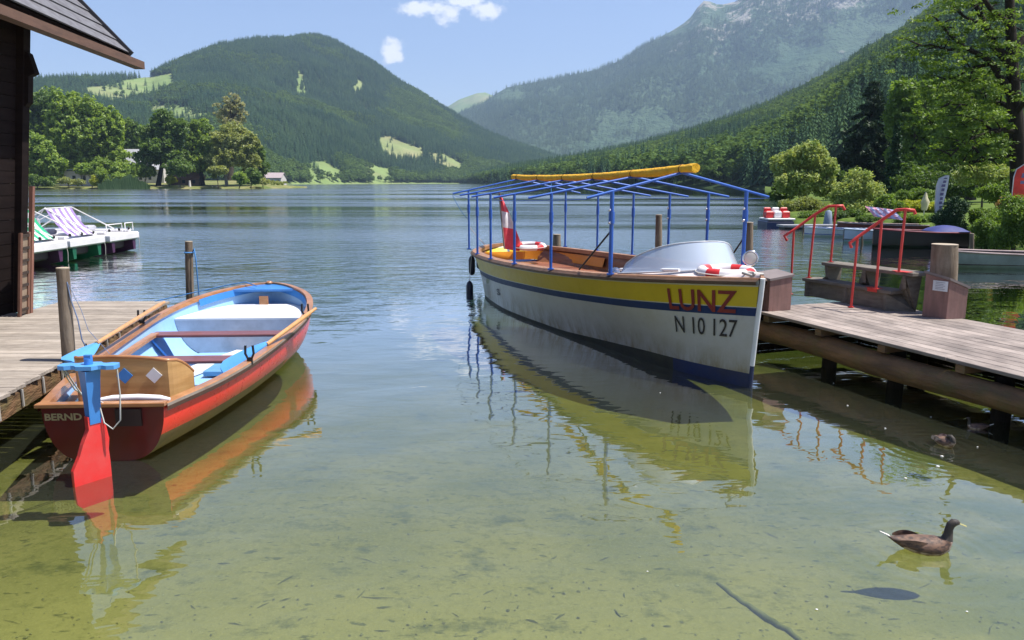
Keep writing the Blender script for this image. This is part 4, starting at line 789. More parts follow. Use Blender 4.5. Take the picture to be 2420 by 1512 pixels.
# ------------------------------------------------------------------ LUNZ
yel = mat('yellow_paint', (.62, .45, .012), (.54, .39, .010), rough=.4, scale=1.5, coat=.1, tone=0); navy = mat('navy_paint', (.008, .028, .11), (.007, .024, .09), rough=.5, coat=0, spec=.3, tone=0)
hullw = mat('hull_white', (.54, .53, .50), (.47, .46, .43), rough=.35, scale=1.2, coat=.3, dirt=(.36, .30, .17), dirtamt=.4, dscale=1.1, stretch=(1, 1, .5), stain=(.12, .42, (.23, .17, .06), .85)); boot = mat('dark_boot_paint', (.006, .020, .085), (.012, .018, .05), rough=.6, scale=3)
PH = 1.286; AFT = Vector((-math.cos(PH), math.sin(PH), 0)); NR = Vector((-AFT.y, AFT.x, 0)); NR = NR if NR.x < 0 else -NR
bt = at_z(1800, 662, 1.19); LB = Vector((bt.x, bt.y, 0)); LL = 9.75
gs = [0, .15, .5, 1.0, 1.8, 3.21, 4.63, 6.04, 7.46, 8.4, 9.0, 9.45, 9.7, 9.75]; gb = [.03, .13, .36, .64, .93, 1.21, 1.33, 1.345, 1.25, 1.12, .90, .60, .25, .03]
ws = [0, .15, .6, 1.2, 1.8, 2.5, 3.3, 4.3, 5.1, 5.9, 7.3, 8.2, 9.0, 9.5, 9.75]; wb = [.02, .09, .28, .45, .57, .70, .88, 1.04, 1.15, 1.20, 1.12, .90, .55, .22, .02]
def lg(s): return spl(s, gs, gb)
def lw(s): return spl(s, ws, wb)
def lzg(s): return spl(s, [0, .9, 1.8, 3.2, 4.6, 6.0, 7.5, 8.9, 9.75], [1.19, 1.125, 1.06, .98, .92, .865, .82, .80, .84])
def lpt(s, lat, z): return LB+AFT*s+NR*lat+Vector((0, 0, z))
def lh(s, z, off=0.):                                                  # half breadth and station for nominal s, height z
    zg = lzg(s); k = min(max(z/zg, 0), 1)**1.25; b = lw(s)*(1-k)+lg(s)*k
    if z < 0: b *= math.sqrt(max(0, 1-(z/-.28)**2))
    st = s+(.10*(1-z/zg))*(1-s/LL)-max(0, (s-7.5)/2.25)**1.2*.95*(1-min(max(z/zg, 0), 1))**1.1
    return st, max(b-off, .004)
def lside(s, z, side, off=0.): st, b = lh(s, z, off); return lpt(st, side*b, z)
root = thing('excursion_boat', 'yellow and white excursion boat with blue roof frame at the right jetty', 'boat', LB+AFT*4.8)
SL = list(np.linspace(0, 1, 9))+list(np.linspace(1.2, 8.4, 31))+list(np.linspace(8.55, LL, 12))
def rows(s):
    zg = lzg(s); dq = interp(s, [0, .8, 3], [.12, .3, 1]); lo = [-.25*dq, -.22*dq, -.15*dq, -.07*dq, 0, interp(s, [0, .6, 1.5, 2.5, 3.5], [.16, .155, .14, .09, .05]), .3, .45]
    return lo+[zg-.395, zg-.39, zg-.30, zg-.29, zg-.075, zg-.07, zg-.0]
def hm(i, j): return {0: 3, 1: 3, 2: 3, 3: 3, 4: 3, 8: 0, 9: 2, 10: 2 if False else 0, 11: 1, 12: 1, 13: 0}.get(j, 0)
m = MB()
for sd_ in (1, -1): m.grid([[lside(s, z, sd_) for z in rows(s)] for s in SL], mi=lambda i, j: (4 if hm(i, j) == 3 and (SL[i] > .95 or j < 4) else hm(i, j)), flip=sd_ > 0)
m.build('hull', [hullw, yel, navy, boot, mat('slimy_bottom', (.012, .013, .010), (.03, .032, .018), rough=.6, scale=4)], root)
m = MB()
for sd_ in (1, -1): m.grid([[lside(s, z, sd_, .05) for z in (.12, .5, lzg(s)-.02)] for s in SL if .8 < s < 9.4], flip=sd_ < 0)
m.build('inner_lining', mat('brown_lining', (.27, .12, .05), (.17, .07, .03), rough=.5, scale=2, stretch=(1, 1, 8), coat=.2), root)
for sd_ in (1, -1):
    m = MB(); P = []
    for s in SL:
        s2 = min(s, LL-.02); z = lzg(s2); g = lg(s2); q = max(g-.16, 0) if s2 > .9 else max(g-.10, 0)
        P.append([lpt(s2, sd_*(g+.0), z-.055), lpt(s2, sd_*(g+.035), z-.05), lpt(s2, sd_*(g+.04), z-.015), lpt(s2, sd_*(g+.012), z+.002), lpt(s2, sd_*(g+.0), z+.022), lpt(s2, sd_*q, z+.025), lpt(s2, sd_*q, z-.05)])
    m.grid(P, smooth=False, mi=lambda i, j: 1 if j < 3 else 0, flip=sd_ < 0); m.build('gunwale', [mat('deck_wood', (.36, .19, .095), (.25, .12, .06), rough=.5, scale=4, stretch=(4, 1, 4)), mat('dark_strake', (.12, .065, .035), (.06, .035, .02), rough=.6)], root)
m = MB(); m.tube([lpt(.10, 0, -.03), lpt(.085, 0, .25)], .026, 8); m.build('stem_foot', boot, root)
m = MB(); m.tube([lpt(.085, 0, .25), lpt(.04, 0, .7), lpt(0, 0, 1.0), lpt(-.02, 0, 1.21)], .028, 8); m.build('stem', whitep, root)
m = MB(); ss = np.linspace(.5, 9.3, 26); m.slab([lpt(s, lh(s, .12)[1]-.04, .12) for s in ss]+[lpt(s, -lh(s, .12)[1]+.04, .12) for s in ss[::-1]], (0, 0, 1), .02); m.build('floor', mat('brown_floor', (.10, .055, .035), rough=.7), root)
# plank seams and rub marks low on the hull
# foredeck (cambered) to the windscreen
m = MB(); P = []
for s in np.linspace(.03, 2.0, 14):
    g = max(lg(s)-.09, .01); P.append([lpt(s, g*u, lzg(s)+.01+.05*(1-u*u)) for u in np.linspace(-1, 1, 11)])
m.grid(P); m.build('foredeck', mat('pinkish_white_deck', (.66, .58, .56), (.55, .48, .47), rough=.45, scale=3), root)
m = MB(); P = [LB+AFT*2.0+NR*((p-LB).dot(NR)*.96)+Vector((0, 0, p.z-.01)) for p in P[-1]]; m.add(P+[lpt(2.0, (lw(2.0)-.06)*(1 if i < 5 else -1) if False else (p-LB).dot(NR)*.62, .16) for i, p in enumerate(P[::-1])], [tuple(range(22))]); m.build('bulkhead', mat('dark_bulkhead', (.05, .03, .02), rough=.6), root)
# benches along the sides, yellow stern bench
for sd_ in (1, -1):
    m = MB(); ss = np.linspace(3.0, 7.0, 12); m.slab([lpt(s, sd_*(lh(s, .5)[1]-.07), .48) for s in ss]+[lpt(s, sd_*(lh(s, .5)[1]-.48), .48) for s in ss[::-1]], (0, 0, 1), .035); m.build('side_bench', mat('bench_wood', (.34, .13, .07), (.24, .09, .05), rough=.4, scale=3, coat=.3), root)
ss = np.linspace(6.9, 9.15, 12); m = MB()
m.grid([[lpt(s, -(lg(s)-.12), lzg(s)-.09), lpt(s, -(lg(s)-.17), lzg(s)-.27)] for s in ss]+[[lpt(s, (lg(s)-.12), lzg(s)-.09), lpt(s, (lg(s)-.17), lzg(s)-.27)] for s in ss[::-1]]); m.build('stern_seat_back', mat('orange_yellow_panel', (.72, .30, .015), (.62, .25, .012), rough=.5), root)
m = MB(); m.slab([lpt(s, lg(s)-.16, .46) for s in ss]+[lpt(s, -(lg(s)-.16), .46) for s in ss[::-1]], (0, 0, 1), .03); m.build('stern_bench', MATS['bench_wood'], root)
for s in (2.9, 5.1):
    m = MB(); m.box(lpt(s, .1, .40), (.9, .35, .5), rz=math.atan2(AFT.y, AFT.x)+math.pi/2, bev=.02); m.build('engine_box' if s > 4 else 'helm_box', MATS['bench_wood'], root)
m = MB(); m.box(lpt(4.2, .35, .68), (.16, .12, .18), bev=.02); m.build('control_unit', blackm, root)
m = MB(); a_ = lpt(2.45, .35, .93); M_ = Matrix.Rotation(math.radians(65), 3, Vector((NR.x, NR.y, 0))); m.torus(a_, .17, .012, M_, 24, 6); m.beam(a_-M_@Vector((.17, 0, 0)), a_+M_@Vector((.17, 0, 0)), .015, .015); m.beam(a_-M_@Vector((0, .17, 0)), a_+M_@Vector((0, .17, 0)), .015, .015); m.tube([a_, a_-AFT*.3-Vector((0, 0, .05))], .015, 8); m.build('steering_wheel', blackm, root)
m = MB(); m.ball(lpt(2.35, .62, 1.03), (.07, .07, .07)); m.tube([lpt(2.35, .62, .8), lpt(2.35, .62, 1.0)], .02, 8); m.build('compass', chrome, root)
m = MB(); m.box(lpt(1.75, .60, 1.12), (.06, .06, .07), bev=.01); m.build('bow_cleat', blackm, root)
# roof frame
bluep = mat('blue_frame_paint', (.012, .105, .46), (.010, .085, .40), rough=.4, coat=.2, tone=0)
PS = [1.797+1.415*i for i in range(6)]; PB_ = [.934, 1.223, 1.337, 1.35, 1.242, 1.077]
def ztop(s): return 2.035-.018*(s-4)+.004*(s-4)**2
RID = .225
for i, s in enumerate(PS):
    for sd_ in (1, -1):
        b = PB_[i] if sd_ > 0 else PB_[i]; m = MB(); f = lpt(s, sd_*b, lzg(s)+.01); t_ = lpt(s, sd_*b, ztop(s)); r_ = .021 if i else .026
        m.tube([f, t_], r_, 8); m.box(f+Vector((0, 0, .012)), (.09, .07, .02)); m.tube([f.lerp(t_, .62), f.lerp(t_, .76)], r_*1.45, 8); po = m.build('post', bluep, root)
        if i == 0 or (i in (1, 2) and sd_ < 0):
            for kk_ in (.63, .78): q = MB(); q.ball(f.lerp(t_, kk_)-Vector((.03, .03, 0)), .017, 8, 6); q.build('clamp_knob', chrome, po)
        rg = lpt(s, 0, ztop(s)+RID); m = MB(); dr = (t_-rg); e = rg+dr*(1+.34/dr.length*1.0); m.tube([rg, e], .017, 8); m.build('rafter', bluep, root)
s0, s1 = PS[0]-.28, PS[-1]+.35
m = MB(); m.tube([lpt(s, 0, ztop(s)+RID) for s in np.linspace(s0, s1, 12)], .020, 8); m.build('ridge_tube', bluep, root)
for sd_ in (1, -1):
    m = MB(); m.tube([lpt(s, sd_*(float(np.interp(s, PS, PB_))+.33), ztop(s)-.095) for s in np.linspace(PS[0], PS[-1], 20)], .005, 5, caps=False); m.build('eave_wire', bluep, root)
m = MB(); m.tube([lpt(s, .05*math.sin(s*5)*0, ztop(s)+RID+.048-.012*abs(math.sin((s-PS[0])/1.415*math.pi))) for s in np.linspace(s0-.06, s1, 60)], [(.050+.010*abs(math.sin((s-PS[0])/1.415*math.pi))) for s in np.linspace(s0-.06, s1, 60)], 12, jit=.045)
roll = m.build('rolled_awning', mat('yellow_canvas', (.86, .50, .02), (.74, .38, .014), rough=.8, scale=9, stretch=(1, .5, 1), bump=.03, dirt=(.45, .24, .02), dirtamt=.5, dscale=6), root)
for s in PS: m = MB(); m.torus(lpt(s, 0, ztop(s)+RID+.045), .052, .008, Matrix.Rotation(math.pi/2, 3, Vector((NR.x, NR.y, 0))), 16, 5); m.build('tie', mat('dark_orange_strap', (.25, .10, .01), rough=.8), roll)
# struts and ropes
m = MB(); m.tube([lpt(PS[0], PB_[0], 1.62), lpt(PS[0]+.75, PB_[0]+.12, lzg(2.6)+.05)], .012, 6); m.build('brace', blackm, root)
m = MB(); m.tube([lpt(PS[0], -PB_[0], 1.5), lpt(PS[0]+.5, -PB_[0]-.05, lzg(2.3)+.05)], .012, 6); m.build('brace', blackm, root)
def rope(pts, sag, r, n=12):
    a, b = Vector(pts[0]), Vector(pts[1]); m = MB(); m.tube([a.lerp(b, u)-Vector((0, 0, sag*4*u*(1-u))) for u in np.linspace(0, 1, n)], r, 6); return m
rope((lpt(8.87, 1.42, 1.95), lpt(8.87, 1.1, 1.45)), .05, .006).build('hanging_cord', ropeb, root)
rope((lpt(7.3, -.2, 2.3), lpt(6.2, .2, 1.2)), .05, .005).build('hanging_cord', ropeb, root)
rope((lpt(8.9, 1.07, 1.3), lpt(9.3, .6, .85)), .02, .007).build('white_cord', ropew, root)
# windscreen
def wsp(u): return 1.78-.86*(1-u*u)**.9, u*.84
gl_m = bpy.data.materials.new('windscreen_acrylic'); gl_m.use_nodes = True; t = NT(gl_m.node_tree)
fr = t.n('Fresnel', i={'IOR': 1.5}); a_ = t.n('MixShader', i={0: .84, 1: t.n('BsdfTransparent', i={0: (.80, .86, .92)}).outputs[0], 2: t.n('BsdfDiffuse', i={0: (.50, .57, .66)}).outputs[0]})
b_ = t.n('MixShader', i={0: t.m('MULTIPLY_ADD', fr.outputs[0], 1.0, .10, clamp=True), 1: a_.outputs[0], 2: t.n('BsdfGlossy', i={0: (.95, .97, 1), 'Roughness': .06}).outputs[0]}); t.n('OutputMaterial', i={0: b_})
us = np.linspace(-1, 1, 33); P = []
for u in us:
    s, lat = wsp(u); zb = lzg(s)+.03+.05*(1-u*u); hh = .31*(1-abs(u)**3.2)**.6; lean = .22*hh/.31
    P.append([lpt(s+lean*k, lat*(1-.05*k), zb+hh*k) for k in np.linspace(0, 1, 6)])
m = MB(); m.grid(P); m.build('windscreen', gl_m, root)
m = MB(); m.tube([p[-1] for p in P], .009, 6); m.tube([p[0] for p in P], .012, 6); m.build('windscreen_frame', mat('pale_trim', (.62, .66, .70), rough=.3, tone=0), root)
# spotlight
c = lpt(.86, -.42, 1.33); rt = (ray(1727, 628)); m = MB()
dd = (-AFT*.8+NR*.45+Vector((0, 0, .1))).normalized(); M_ = dd.to_track_quat('Z', 'Y').to_matrix()
m.ball(c, (.085, .085, .085), M=M_, z1=.35); m.torus(c+dd*.03, .082, .010, M_, 24, 8); m.tube([c-Vector((0, 0, .18)), c-Vector((0, 0, .07))], .015, 8)
sp = m.build('spotlight', chrome, root); m = MB(); m.ball(c+dd*.028, (.078, .078, .02), M=M_, z0=0.0); m.build('lens', mat('lamp_glass', (.55, .52, .48), rough=.15, tone=0), sp)
# lettering on the hull
ink = mat('dark_red_letters', (.20, .012, .012), rough=.5, tone=0); blk = mat('black_letters', (.012, .012, .014), rough=.5, tone=0)
def hull_text(txt, s_left, s_right, ztop_, zbot, mt, bold, slant=0, off=.010):
    V, Fs = text_tris(txt, 1.0, bold); x0 = min(v.x for v in V); x1 = max(v.x for v in V); y0 = min(v.y for v in V); y1 = max(v.y for v in V)
    m = MB(); vs = []
    for v in V:
        u = (v.x-x0)/(x1-x0); q = (v.y-y0)/(y1-y0); s = s_left+(s_right-s_left)*u; z = lzg(s)-(ztop_+(zbot-ztop_)*(1-q)); p = lside(s, z, 1); vs.append(p+NR*off-Vector((AFT.x, AFT.y, 0))*off*.4)
    letters(vs, Fs, mt, root)
hull_text('LUNZ', .95, .19, .12, .37, ink, .014); hull_text('N 10 127', .90, .17, .44, .64, blk, .004)
hull_text('S', 6.0, 5.8, .50, .62, blk, .02)
# fenders (hang from the rail)
def fender(label, s, drop, ln, cord):
    p = lpt(s, lg(s)+.09, 0); zt = lzg(s)-drop; r = thing('fender', label, 'fender', (p.x, p.y, zt-ln), 'dark fenders hanging from the stern of the excursion boat'); m = MB()
    m.tube([p+Vector((0, 0, zt)), p+Vector((0, 0, zt-.04)), p+Vector((0, 0, zt-.1)), p+Vector((0, 0, zt-ln+.08)), p+Vector((0, 0, zt-ln+.02)), p+Vector((0, 0, zt-ln))], [.02, .055, .07, .07, .05, .012], 12); m.build('body', mat('navy_rubber', (.008, .012, .035), rough=.45, tone=0), r)
    m = MB(); m.tube([p+Vector((0, 0, zt)), lpt(s, lg(s)+.045, lzg(s)-.01)], .007, 6); m.build('cord', ropew, r)
fender('long dark fender hanging lowest on a long cord from the stern quarter', 7.95, .55, .40, 1); fender('dark fender high under the stern rail, nearer the middle one', 9.0, .14, .42, 1); fender('dark fender farthest back at the very stern of the excursion boat', 9.42, .10, .40, 1)
# flag and lifebuoys
fb = lpt(8.6, 0.05, .80); fr_ = thing('flag', 'red white red flag drooping from a short staff at the stern', 'flag', fb)
ft_ = at_y(1179, 452, fb.y+.1); m = MB(); fb2 = at_y(1192, 588, fb.y); m.tube([fb2, ft_], .016, 8); m.build('staff', palebark, fr_)
m = MB(); P = []
for i, u in enumerate(np.linspace(0, 1, 22)):
    a_ = ft_.lerp(fb2, u); wdt = .02+.40*u**.85*(1-.25*max(0, u-.8)/.2); P.append([a_+Vector((wdt*k, .06*math.sin(k*7+u*6)*k, -.05*k)) for k in np.linspace(0, 1, 8)])
m.grid(P, mi=lambda i, j: (1 if 7 <= i < 13 else 0)); m.build('cloth', [mat('flag_red', (.78, .09, .11), (.66, .06, .08), rough=.8, scale=6), mat('flag_white', (.80, .78, .78), rough=.8)], fr_)
lred = mat('lifebuoy_red', (.66, .03, .03), rough=.45, tone=0); lwh = mat('lifebuoy_white', (.80, .77, .76), rough=.45, tone=0)
def buoy(label, c, R, tilt, ph):
    r = thing('lifebuoy', label, 'lifebuoy', c, 'lifebuoys lying on the excursion boat'); M_ = Matrix.Rotation(tilt, 3, 'X'); m = MB()
    m.torus(c, R, .060, M_@Matrix.Rotation(ph, 3, 'Z'), 48, 12, arc=lambda f: 1 if (f*4) % 1 < .28 else 0); m.build('ring', [lwh, lred], r)
    m = MB(); m.torus(c, R+.068, .007, M_, 40, 5); m.build('grab_line', ropew, r)
c = lpt(.72, -.02, 1.20); buoy('white and red lifebuoy lying flat on the bow of the excursion boat', c, .27, math.radians(1), .55)
c = lpt(8.75, -.2, .86); buoy('white and red lifebuoy lying at the stern beside the flag', c, .32, math.radians(3), .5)
m = MB(); m.tube([lpt(2.0, .72, 1.11), lpt(1.5, .60, 1.16), lpt(1.0, .42, 1.20)], .020, 8); m.build('boat_hook', whitep, label='white pole lying on the foredeck in front of the windscreen', category='pole')
m = MB(); m.tube([lpt(.12, .02, 1.22), lpt(.2, .10, 1.25), lpt(.3, -.05, 1.24), lpt(.16, -.12, 1.23), lpt(.1, .04, 1.25)], .016, 7); m.build('bow_rope', ropew, root)
# ================================================================== JETTIES
plank = mat('weathered_planks', (.38, .33, .28), (.27, .23, .19), rough=.85, scale=3, stretch=(1.2, 9, 9), bump=.006, spec=.2, dirt=(.15, .13, .11), dirtamt=.5, dscale=5)
plankR = mat('weathered_grey_planks', (.34, .285, .25), (.215, .18, .16), rough=.85, scale=2.2, stretch=(2, 1.2, 8), bump=.005, spec=.2, dirt=(.12, .11, .10), dirtamt=.5, dscale=3)
logm = mat('wet_log_bark', (.23, .125, .055), (.11, .062, .03), rough=.75, scale=2.2, stretch=(1, 1, 5), bump=.03, dirt=(.10, .11, .03), dirtamt=.7, dscale=2)
post_m = mat('post_wood', (.23, .175, .12), (.12, .085, .055), rough=.85, scale=4, stretch=(3, 3, .5), bump=.012, dirt=(.34, .29, .23), dirtamt=.4)
endm = mat('sawn_wood', (.45, .37, .27), (.33, .27, .20), rough=.9, scale=6)
# left dock
E0_, E1_ = Vector((-4.13, 5.99, .5)), Vector((-5.0, 11.03, .5)); ed = (E1_-E0_)/(E1_.y-E0_.y)
def edx(y): return E0_.x+ed.x*(y-E0_.y)
root = thing('dock', 'weathered plank dock on the left below the boathouse', 'dock', (-6.5, 7, 0)); m = MB(); y = 1.2; i = 0
while y < 11.0:
    xl = -11.5 if y < 9.95 else -6.50-.05*(y-10); xr = edx(y+.07)+rnd.uniform(-.012, .012); m.box(((xl+xr)/2, y+.068, .482+rnd.uniform(-.002, .002)), (xr-xl, .136, .036), tone=rnd.uniform(-.8, .6), bev=.004); y += .145
m.build('deck', plank, root)
m = MB()
y = 1.2
for xx, nm in ((.06, 0), (1.3, 0)):
    q = MB(); q.beam((edx(1.2)-xx, 1.2, .375), (edx(11)-xx, 10.95, .375), .10, .175); q.build('beam', logm, root)
q = MB(); q.beam((-6.4, 10.9, .385), (edx(10.9), 10.9, .385), .1, .15); q.build('beam', logm, root)
for k in range(15):
    y = 3.0+k*.42; x = edx(y)+.0; q = MB(); q.box((x+.003, y, .385), (.012, .022, .15), rz=-math.atan2(-ed.x, 1)*-1); q.build('batten', mat('pale_batten', (.42, .40, .36), rough=.8), root)
for y, xo in ((4.0, .25), (7.6, .3), (10.7, .3), (7.6, 2.2), (10.7, 1.4), (4.0, 2.2)):
    q = MB(); q.tube([(edx(y)-xo, y, -3), (edx(y)-xo, y, .46)], .10, 10, jit=.04); q.build('pile', logm, root)
# right jetty
JO = Vector((3.23, 9.81, 0)); JT = Vector((.333, -.943, 0)).normalized(); JN = Vector((-JT.y, JT.x, 0)); JN = JN if JN.x > 0 else -JN
def jp(t, n, z): return JO+JT*t+JN*n+Vector((0, 0, z))
root = thing('jetty', 'grey plank jetty with round log edge running along the right side', 'jetty', jp(4, 1, 0)); m = MB()
for k in range(13):
    t0 = -.35; tt = t0
    while tt < 9.3:
        t1 = min(9.3, tt+(rnd.uniform(2.4, 4.2))); m.beam(jp(tt+.004, .078+k*.156, .532+rnd.uniform(-.002, .002)), jp(t1-.004, .078+k*.156, .532), .146, .036, tone=rnd.uniform(-.8, .7), bev=.004); tt = t1
m.build('deck', plankR, root)
q = MB(); q.tube([jp(t, .10+.02*math.sin(t*1.7), .285+.01*math.sin(t*2.3)) for t in np.linspace(-.3, 9.2, 28)], [.128+.008*math.sin(t*1.3) for t in np.linspace(-.3, 9.2, 28)], 14, jit=.05); q.build('edge_log', logm, root)
q = MB(); q.tube([jp(t, 1.8, .315) for t in np.linspace(-.3, 9.2, 12)], .11, 12, jit=.05); q.build('edge_log', logm, root)
q = MB(); [q.beam(jp(-.3, 1.93, z), jp(9.2, 1.93, z), .03, .13, tone=rnd.uniform(-.5, .5)) for z in (.40, .26, .12, -.02)]; [q.beam(jp(-.31, -.02, z), jp(-.31, 1.95, z), .03, .13) for z in (.40, .26, .12, -.02)]; q.build('added_shade_boards', darkbark, root)  # added boards that block bright water under the deck to darken it
for t in np.arange(.1, 9, .95): q = MB(); q.beam(jp(t, -.0, .473), jp(t, 1.95, .473), .10, .075); q.build('joist', logm, root)
for t in (.9, 1.9, 3.15, 4.6, 6.2): q = MB(); q.tube([jp(t, .34, -3), jp(t, .34, .43)], .085, 10, jit=.05); q.build('pile', darkbark, root)
for t in (.9, 3.15, 5.8): q = MB(); q.tube([jp(t, 1.75, -3), jp(t, 1.75, .43)], .105, 10, jit=.05); q.build('pile', darkbark, root)
# mooring posts
def mpost(label, base, top, r, x=0, lean=(0, 0), bottom=-1.2, cat='post', rope_=None):
    b = Vector(base); t_ = Vector(top); rt = thing('mooring_post', label, cat, (b.x, b.y, bottom)); m = MB(); n = 9
    m.tube([Vector((b.x, b.y, bottom))]+[b.lerp(t_, u) for u in np.linspace(0, 1, n)], [r*1.02]+[r*(1.02-.08*u)*(1+.03*math.sin(u*11)) for u in np.linspace(0, 1, n)], 14, jit=.03); m.build('pole', post_m, rt)
    m = MB(); m.tube([t_+Vector((0, 0, -.002)), t_+Vector((0, 0, .008))], r*.93, 14); m.build('sawn_top', endm, rt); return rt
pb = at_z(150, 850, .5)+Vector((.03, -.02, 0)); mpost('thick round mooring post at the dock edge behind the red boat', (pb.x+.02, pb.y, .0), (at_y(148, 634, pb.y).x, pb.y, at_y(148, 634, pb.y).z), .062)
x_ = at_y(170, 690, pb.y).x; m = MB(); m.tube([(x_-.02, pb.y-.03, 1.27), (x_+.0, pb.y-.03, 1.1), (x_+.03, pb.y, .9), (x_+.05, pb.y, .7), (x_+.07, pb.y+.1, .515)], .006, 6); m.tube([(x_-.01, pb.y-.03, 1.25), (x_+.07, pb.y, 1.0), (x_+.12, pb.y, .8), (x_+.2, pb.y+.2, .515)], .003, 5); m.build('rope', mat('grey_blue_rope', (.22, .28, .42), rough=.9, tone=0), label='thin grey blue rope hanging from the thick post onto the dock', category='rope')
Y_ = 11.6; a = at_y(447, 720, Y_); b = at_y(446, 571, Y_); mpost('thinner mooring post in the water beyond the dock end', (a.x, Y_, 0), (b.x, Y_, b.z), .06)
m = MB(); u = at_y(460, 590, Y_); m.tube([(b.x+.05, Y_, u.z-.03), (b.x+.09, Y_-.04, u.z+.02), (b.x+.11, Y_-.05, u.z-.15), (b.x+.12, Y_-.05, .25), (b.x+.10, Y_-.05, .02)], .010, 6); m.torus((b.x+.0, Y_, u.z-.04), .07, .012, Matrix.Identity(3), 16, 5); m.build('rope', ropeb, label='bright blue rope hanging from the thinner post beyond the dock', category='rope')
def wpost(label, px, ytop, ybot, Y, r):
    a, b = at_y(px, ybot, Y), at_y(px, ytop, Y); return mpost(label, (a.x, Y, 0), (b.x, Y, b.z), r, bottom=-2.4)
wpost('short pale topped post behind the open stern half of the excursion boat', 1316, 554, 600, 18.2, .10); wpost('slender post seen between the blue frame posts above the windscreen', 1557, 508, 640, 13.9, .062)
wpost('sturdy post at the jetty end just right of the last blue frame post', 1770, 526, 690, 11.5, .068)
a, b = at_y(2232, 720, 9.75), at_y(2233, 578, 9.75); mpost('thick grey bollard log rising behind the box with the notice', (a.x, 9.75, .0), (b.x, 9.75, b.z), .165, bottom=-2)
# boxes
boxm = mat('brown_box_boards', (.235, .125, .105), (.165, .09, .075), rough=.7, scale=3, stretch=(6, 6, .8), dirt=(.32, .20, .17), dirtamt=.35); lidm = mat('grey_brown_lid', (.20, .165, .155), (.14, .115, .11), rough=.7, scale=3)
def mbox(label, C, zf, zb, notice=False, cat='box'):
    """C: four deck corners (front-left, front-right, back-right, back-left); zf/zb lid heights of left and right side"""
    rt = thing('wooden_box', label, cat, sum((Vector(c) for c in C), Vector())/4); zz = [zf[0], zf[1], zb[1], zb[0]]; m = MB()
    lo = [Vector(c) for c in C]; hi = [Vector((c[0], c[1], c[2]+z)) for c, z in zip(C, zz)]
    m.add(lo+hi, [(3, 2, 1, 0), (0, 1, 5, 4), (1, 2, 6, 5), (2, 3, 7, 6), (3, 0, 4, 7)]); m.build('body', boxm, rt)
    cc = sum(hi, Vector())/4; top = [cc+(h-cc)*1.10+Vector((0, 0, .003)) for h in hi]; m = MB(); m.slab(top, (0, 0, 1), .03); m.build('lid', lidm, rt); return rt, lo, hi
z_ = .552
c1, c2, c3 = at_z(1816, 736, z_), at_z(1868, 732, z_), None; c0_ = c1+(Vector((-.30, .18, 0))); 
e1 = (c2-c1); fl = Vector((-e1.y, e1.x, 0)).normalized(); c3 = c2+fl*.55; c0_ = c1+fl*.55
fl2 = (JT*-.9-JN*.25).normalized(); 
C1 = [c1-JN*.02-JT*.36, c1, c2, c2-JT*.40+JN*.05]
mbox('brown wooden box with sloping lid at the jetty head beside the bow', C1, (.43, .40), (.46, .44))
d1, d2, d3 = at_z(2179, 747, z_), at_z(2236, 754, z_), at_z(2281, 752, z_); d0 = d1+(d3-d2)
bx, lo, hi = mbox('brown wooden box with a white paper notice in front of the bollard log', [d1, d2, d3, d1+(d3-d2)], (.535, .475), (.42, .37))
n_ = (lo[1]-lo[0]).cross(Vector((0, 0, 1))).normalized(); o_ = lo[0].lerp(lo[1], .34)+n_*.006; r_ = (lo[1]-lo[0]).normalized(); m = MB(); m.slab([o_+Vector((0, 0, .34)), o_+r_*.17+Vector((0, 0, .335)), o_+r_*.17+Vector((0, 0, .46)), o_+Vector((0, 0, .465))], n_, .004); nt = m.build('notice', mat('paper_white', (.62, .64, .66), rough=.7, tone=0), bx)
m = MB()
for k in range(5): m.slab([o_+n_*.005+r_*.03+Vector((0, 0, .36+.02*k)), o_+n_*.005+r_*(.14-.02*(k % 2))+Vector((0, 0, .36+.02*k)), o_+n_*.005+r_*(.14-.02*(k % 2))+Vector((0, 0, .366+.02*k)), o_+n_*.005+r_*.03+Vector((0, 0, .366+.02*k))], n_, .002)
m.build('printed_lines', mat('grey_ink', (.25, .25, .3), tone=0), nt)
# boarding stairs
stm = mat('stair_boards', (.17, .145, .115), (.10, .085, .068), rough=.85, scale=3, stretch=(3, 1, 8), dirt=(.26, .23, .18), dirtamt=.4); rail = mat('red_rail_paint', (.62, .045, .040), (.52, .04, .03), rough=.45, tone=0)
lt0, lt1 = at_z(1896, 656, .82), at_z(2106, 688, .82); ut0, ut1 = at_z(1945, 619, 1.07), at_z(2154, 646, 1.07); sdv = (lt1-lt0).normalized(); sn = Vector((-sdv.y, sdv.x, 0)); sn = sn if sn.x > 0 else -sn
root = thing('boarding_stairs', 'dark wooden boarding steps with two red tube handrails on the jetty', 'stairs', (lt0+lt1)/2*1.0-Vector((0, 0, .27)))
def tread(a, b, wd, nm='tread'):
    m = MB(); c = (a+b)/2+sn*wd/2; Lg = (b-a).length; m.box((c.x, c.y, a.z-.0225), (Lg, wd, .045), rz=math.atan2(sdv.y, sdv.x), bev=.005, tone=rnd.uniform(-.3, .3)); return m.build(nm, stm, root)
t1 = tread(lt0, lt1, .30); t2 = tread(ut0, ut1, .32)
def stringer(f, wd=.045):
    a = lt0.lerp(lt1, f); b = ut0.lerp(ut1, f); z0 = .552; m = MB()
    pts = [Vector((a.x, a.y, z0))+sn*.02, Vector((a.x, a.y, .775))+sn*.02, Vector((a.x, a.y, .775))+sn*.28, Vector((b.x, b.y, .86))+sn*.03, Vector((b.x, b.y, 1.025))+sn*.0, Vector((b.x, b.y, 1.025))+sn*.30, Vector((b.x, b.y, z0))+sn*.24]
    m.slab([p-sdv*wd/2 for p in pts], sdv, wd); m.build('stringer', stm, root)
for f in (.04, .5, .93): stringer(f)
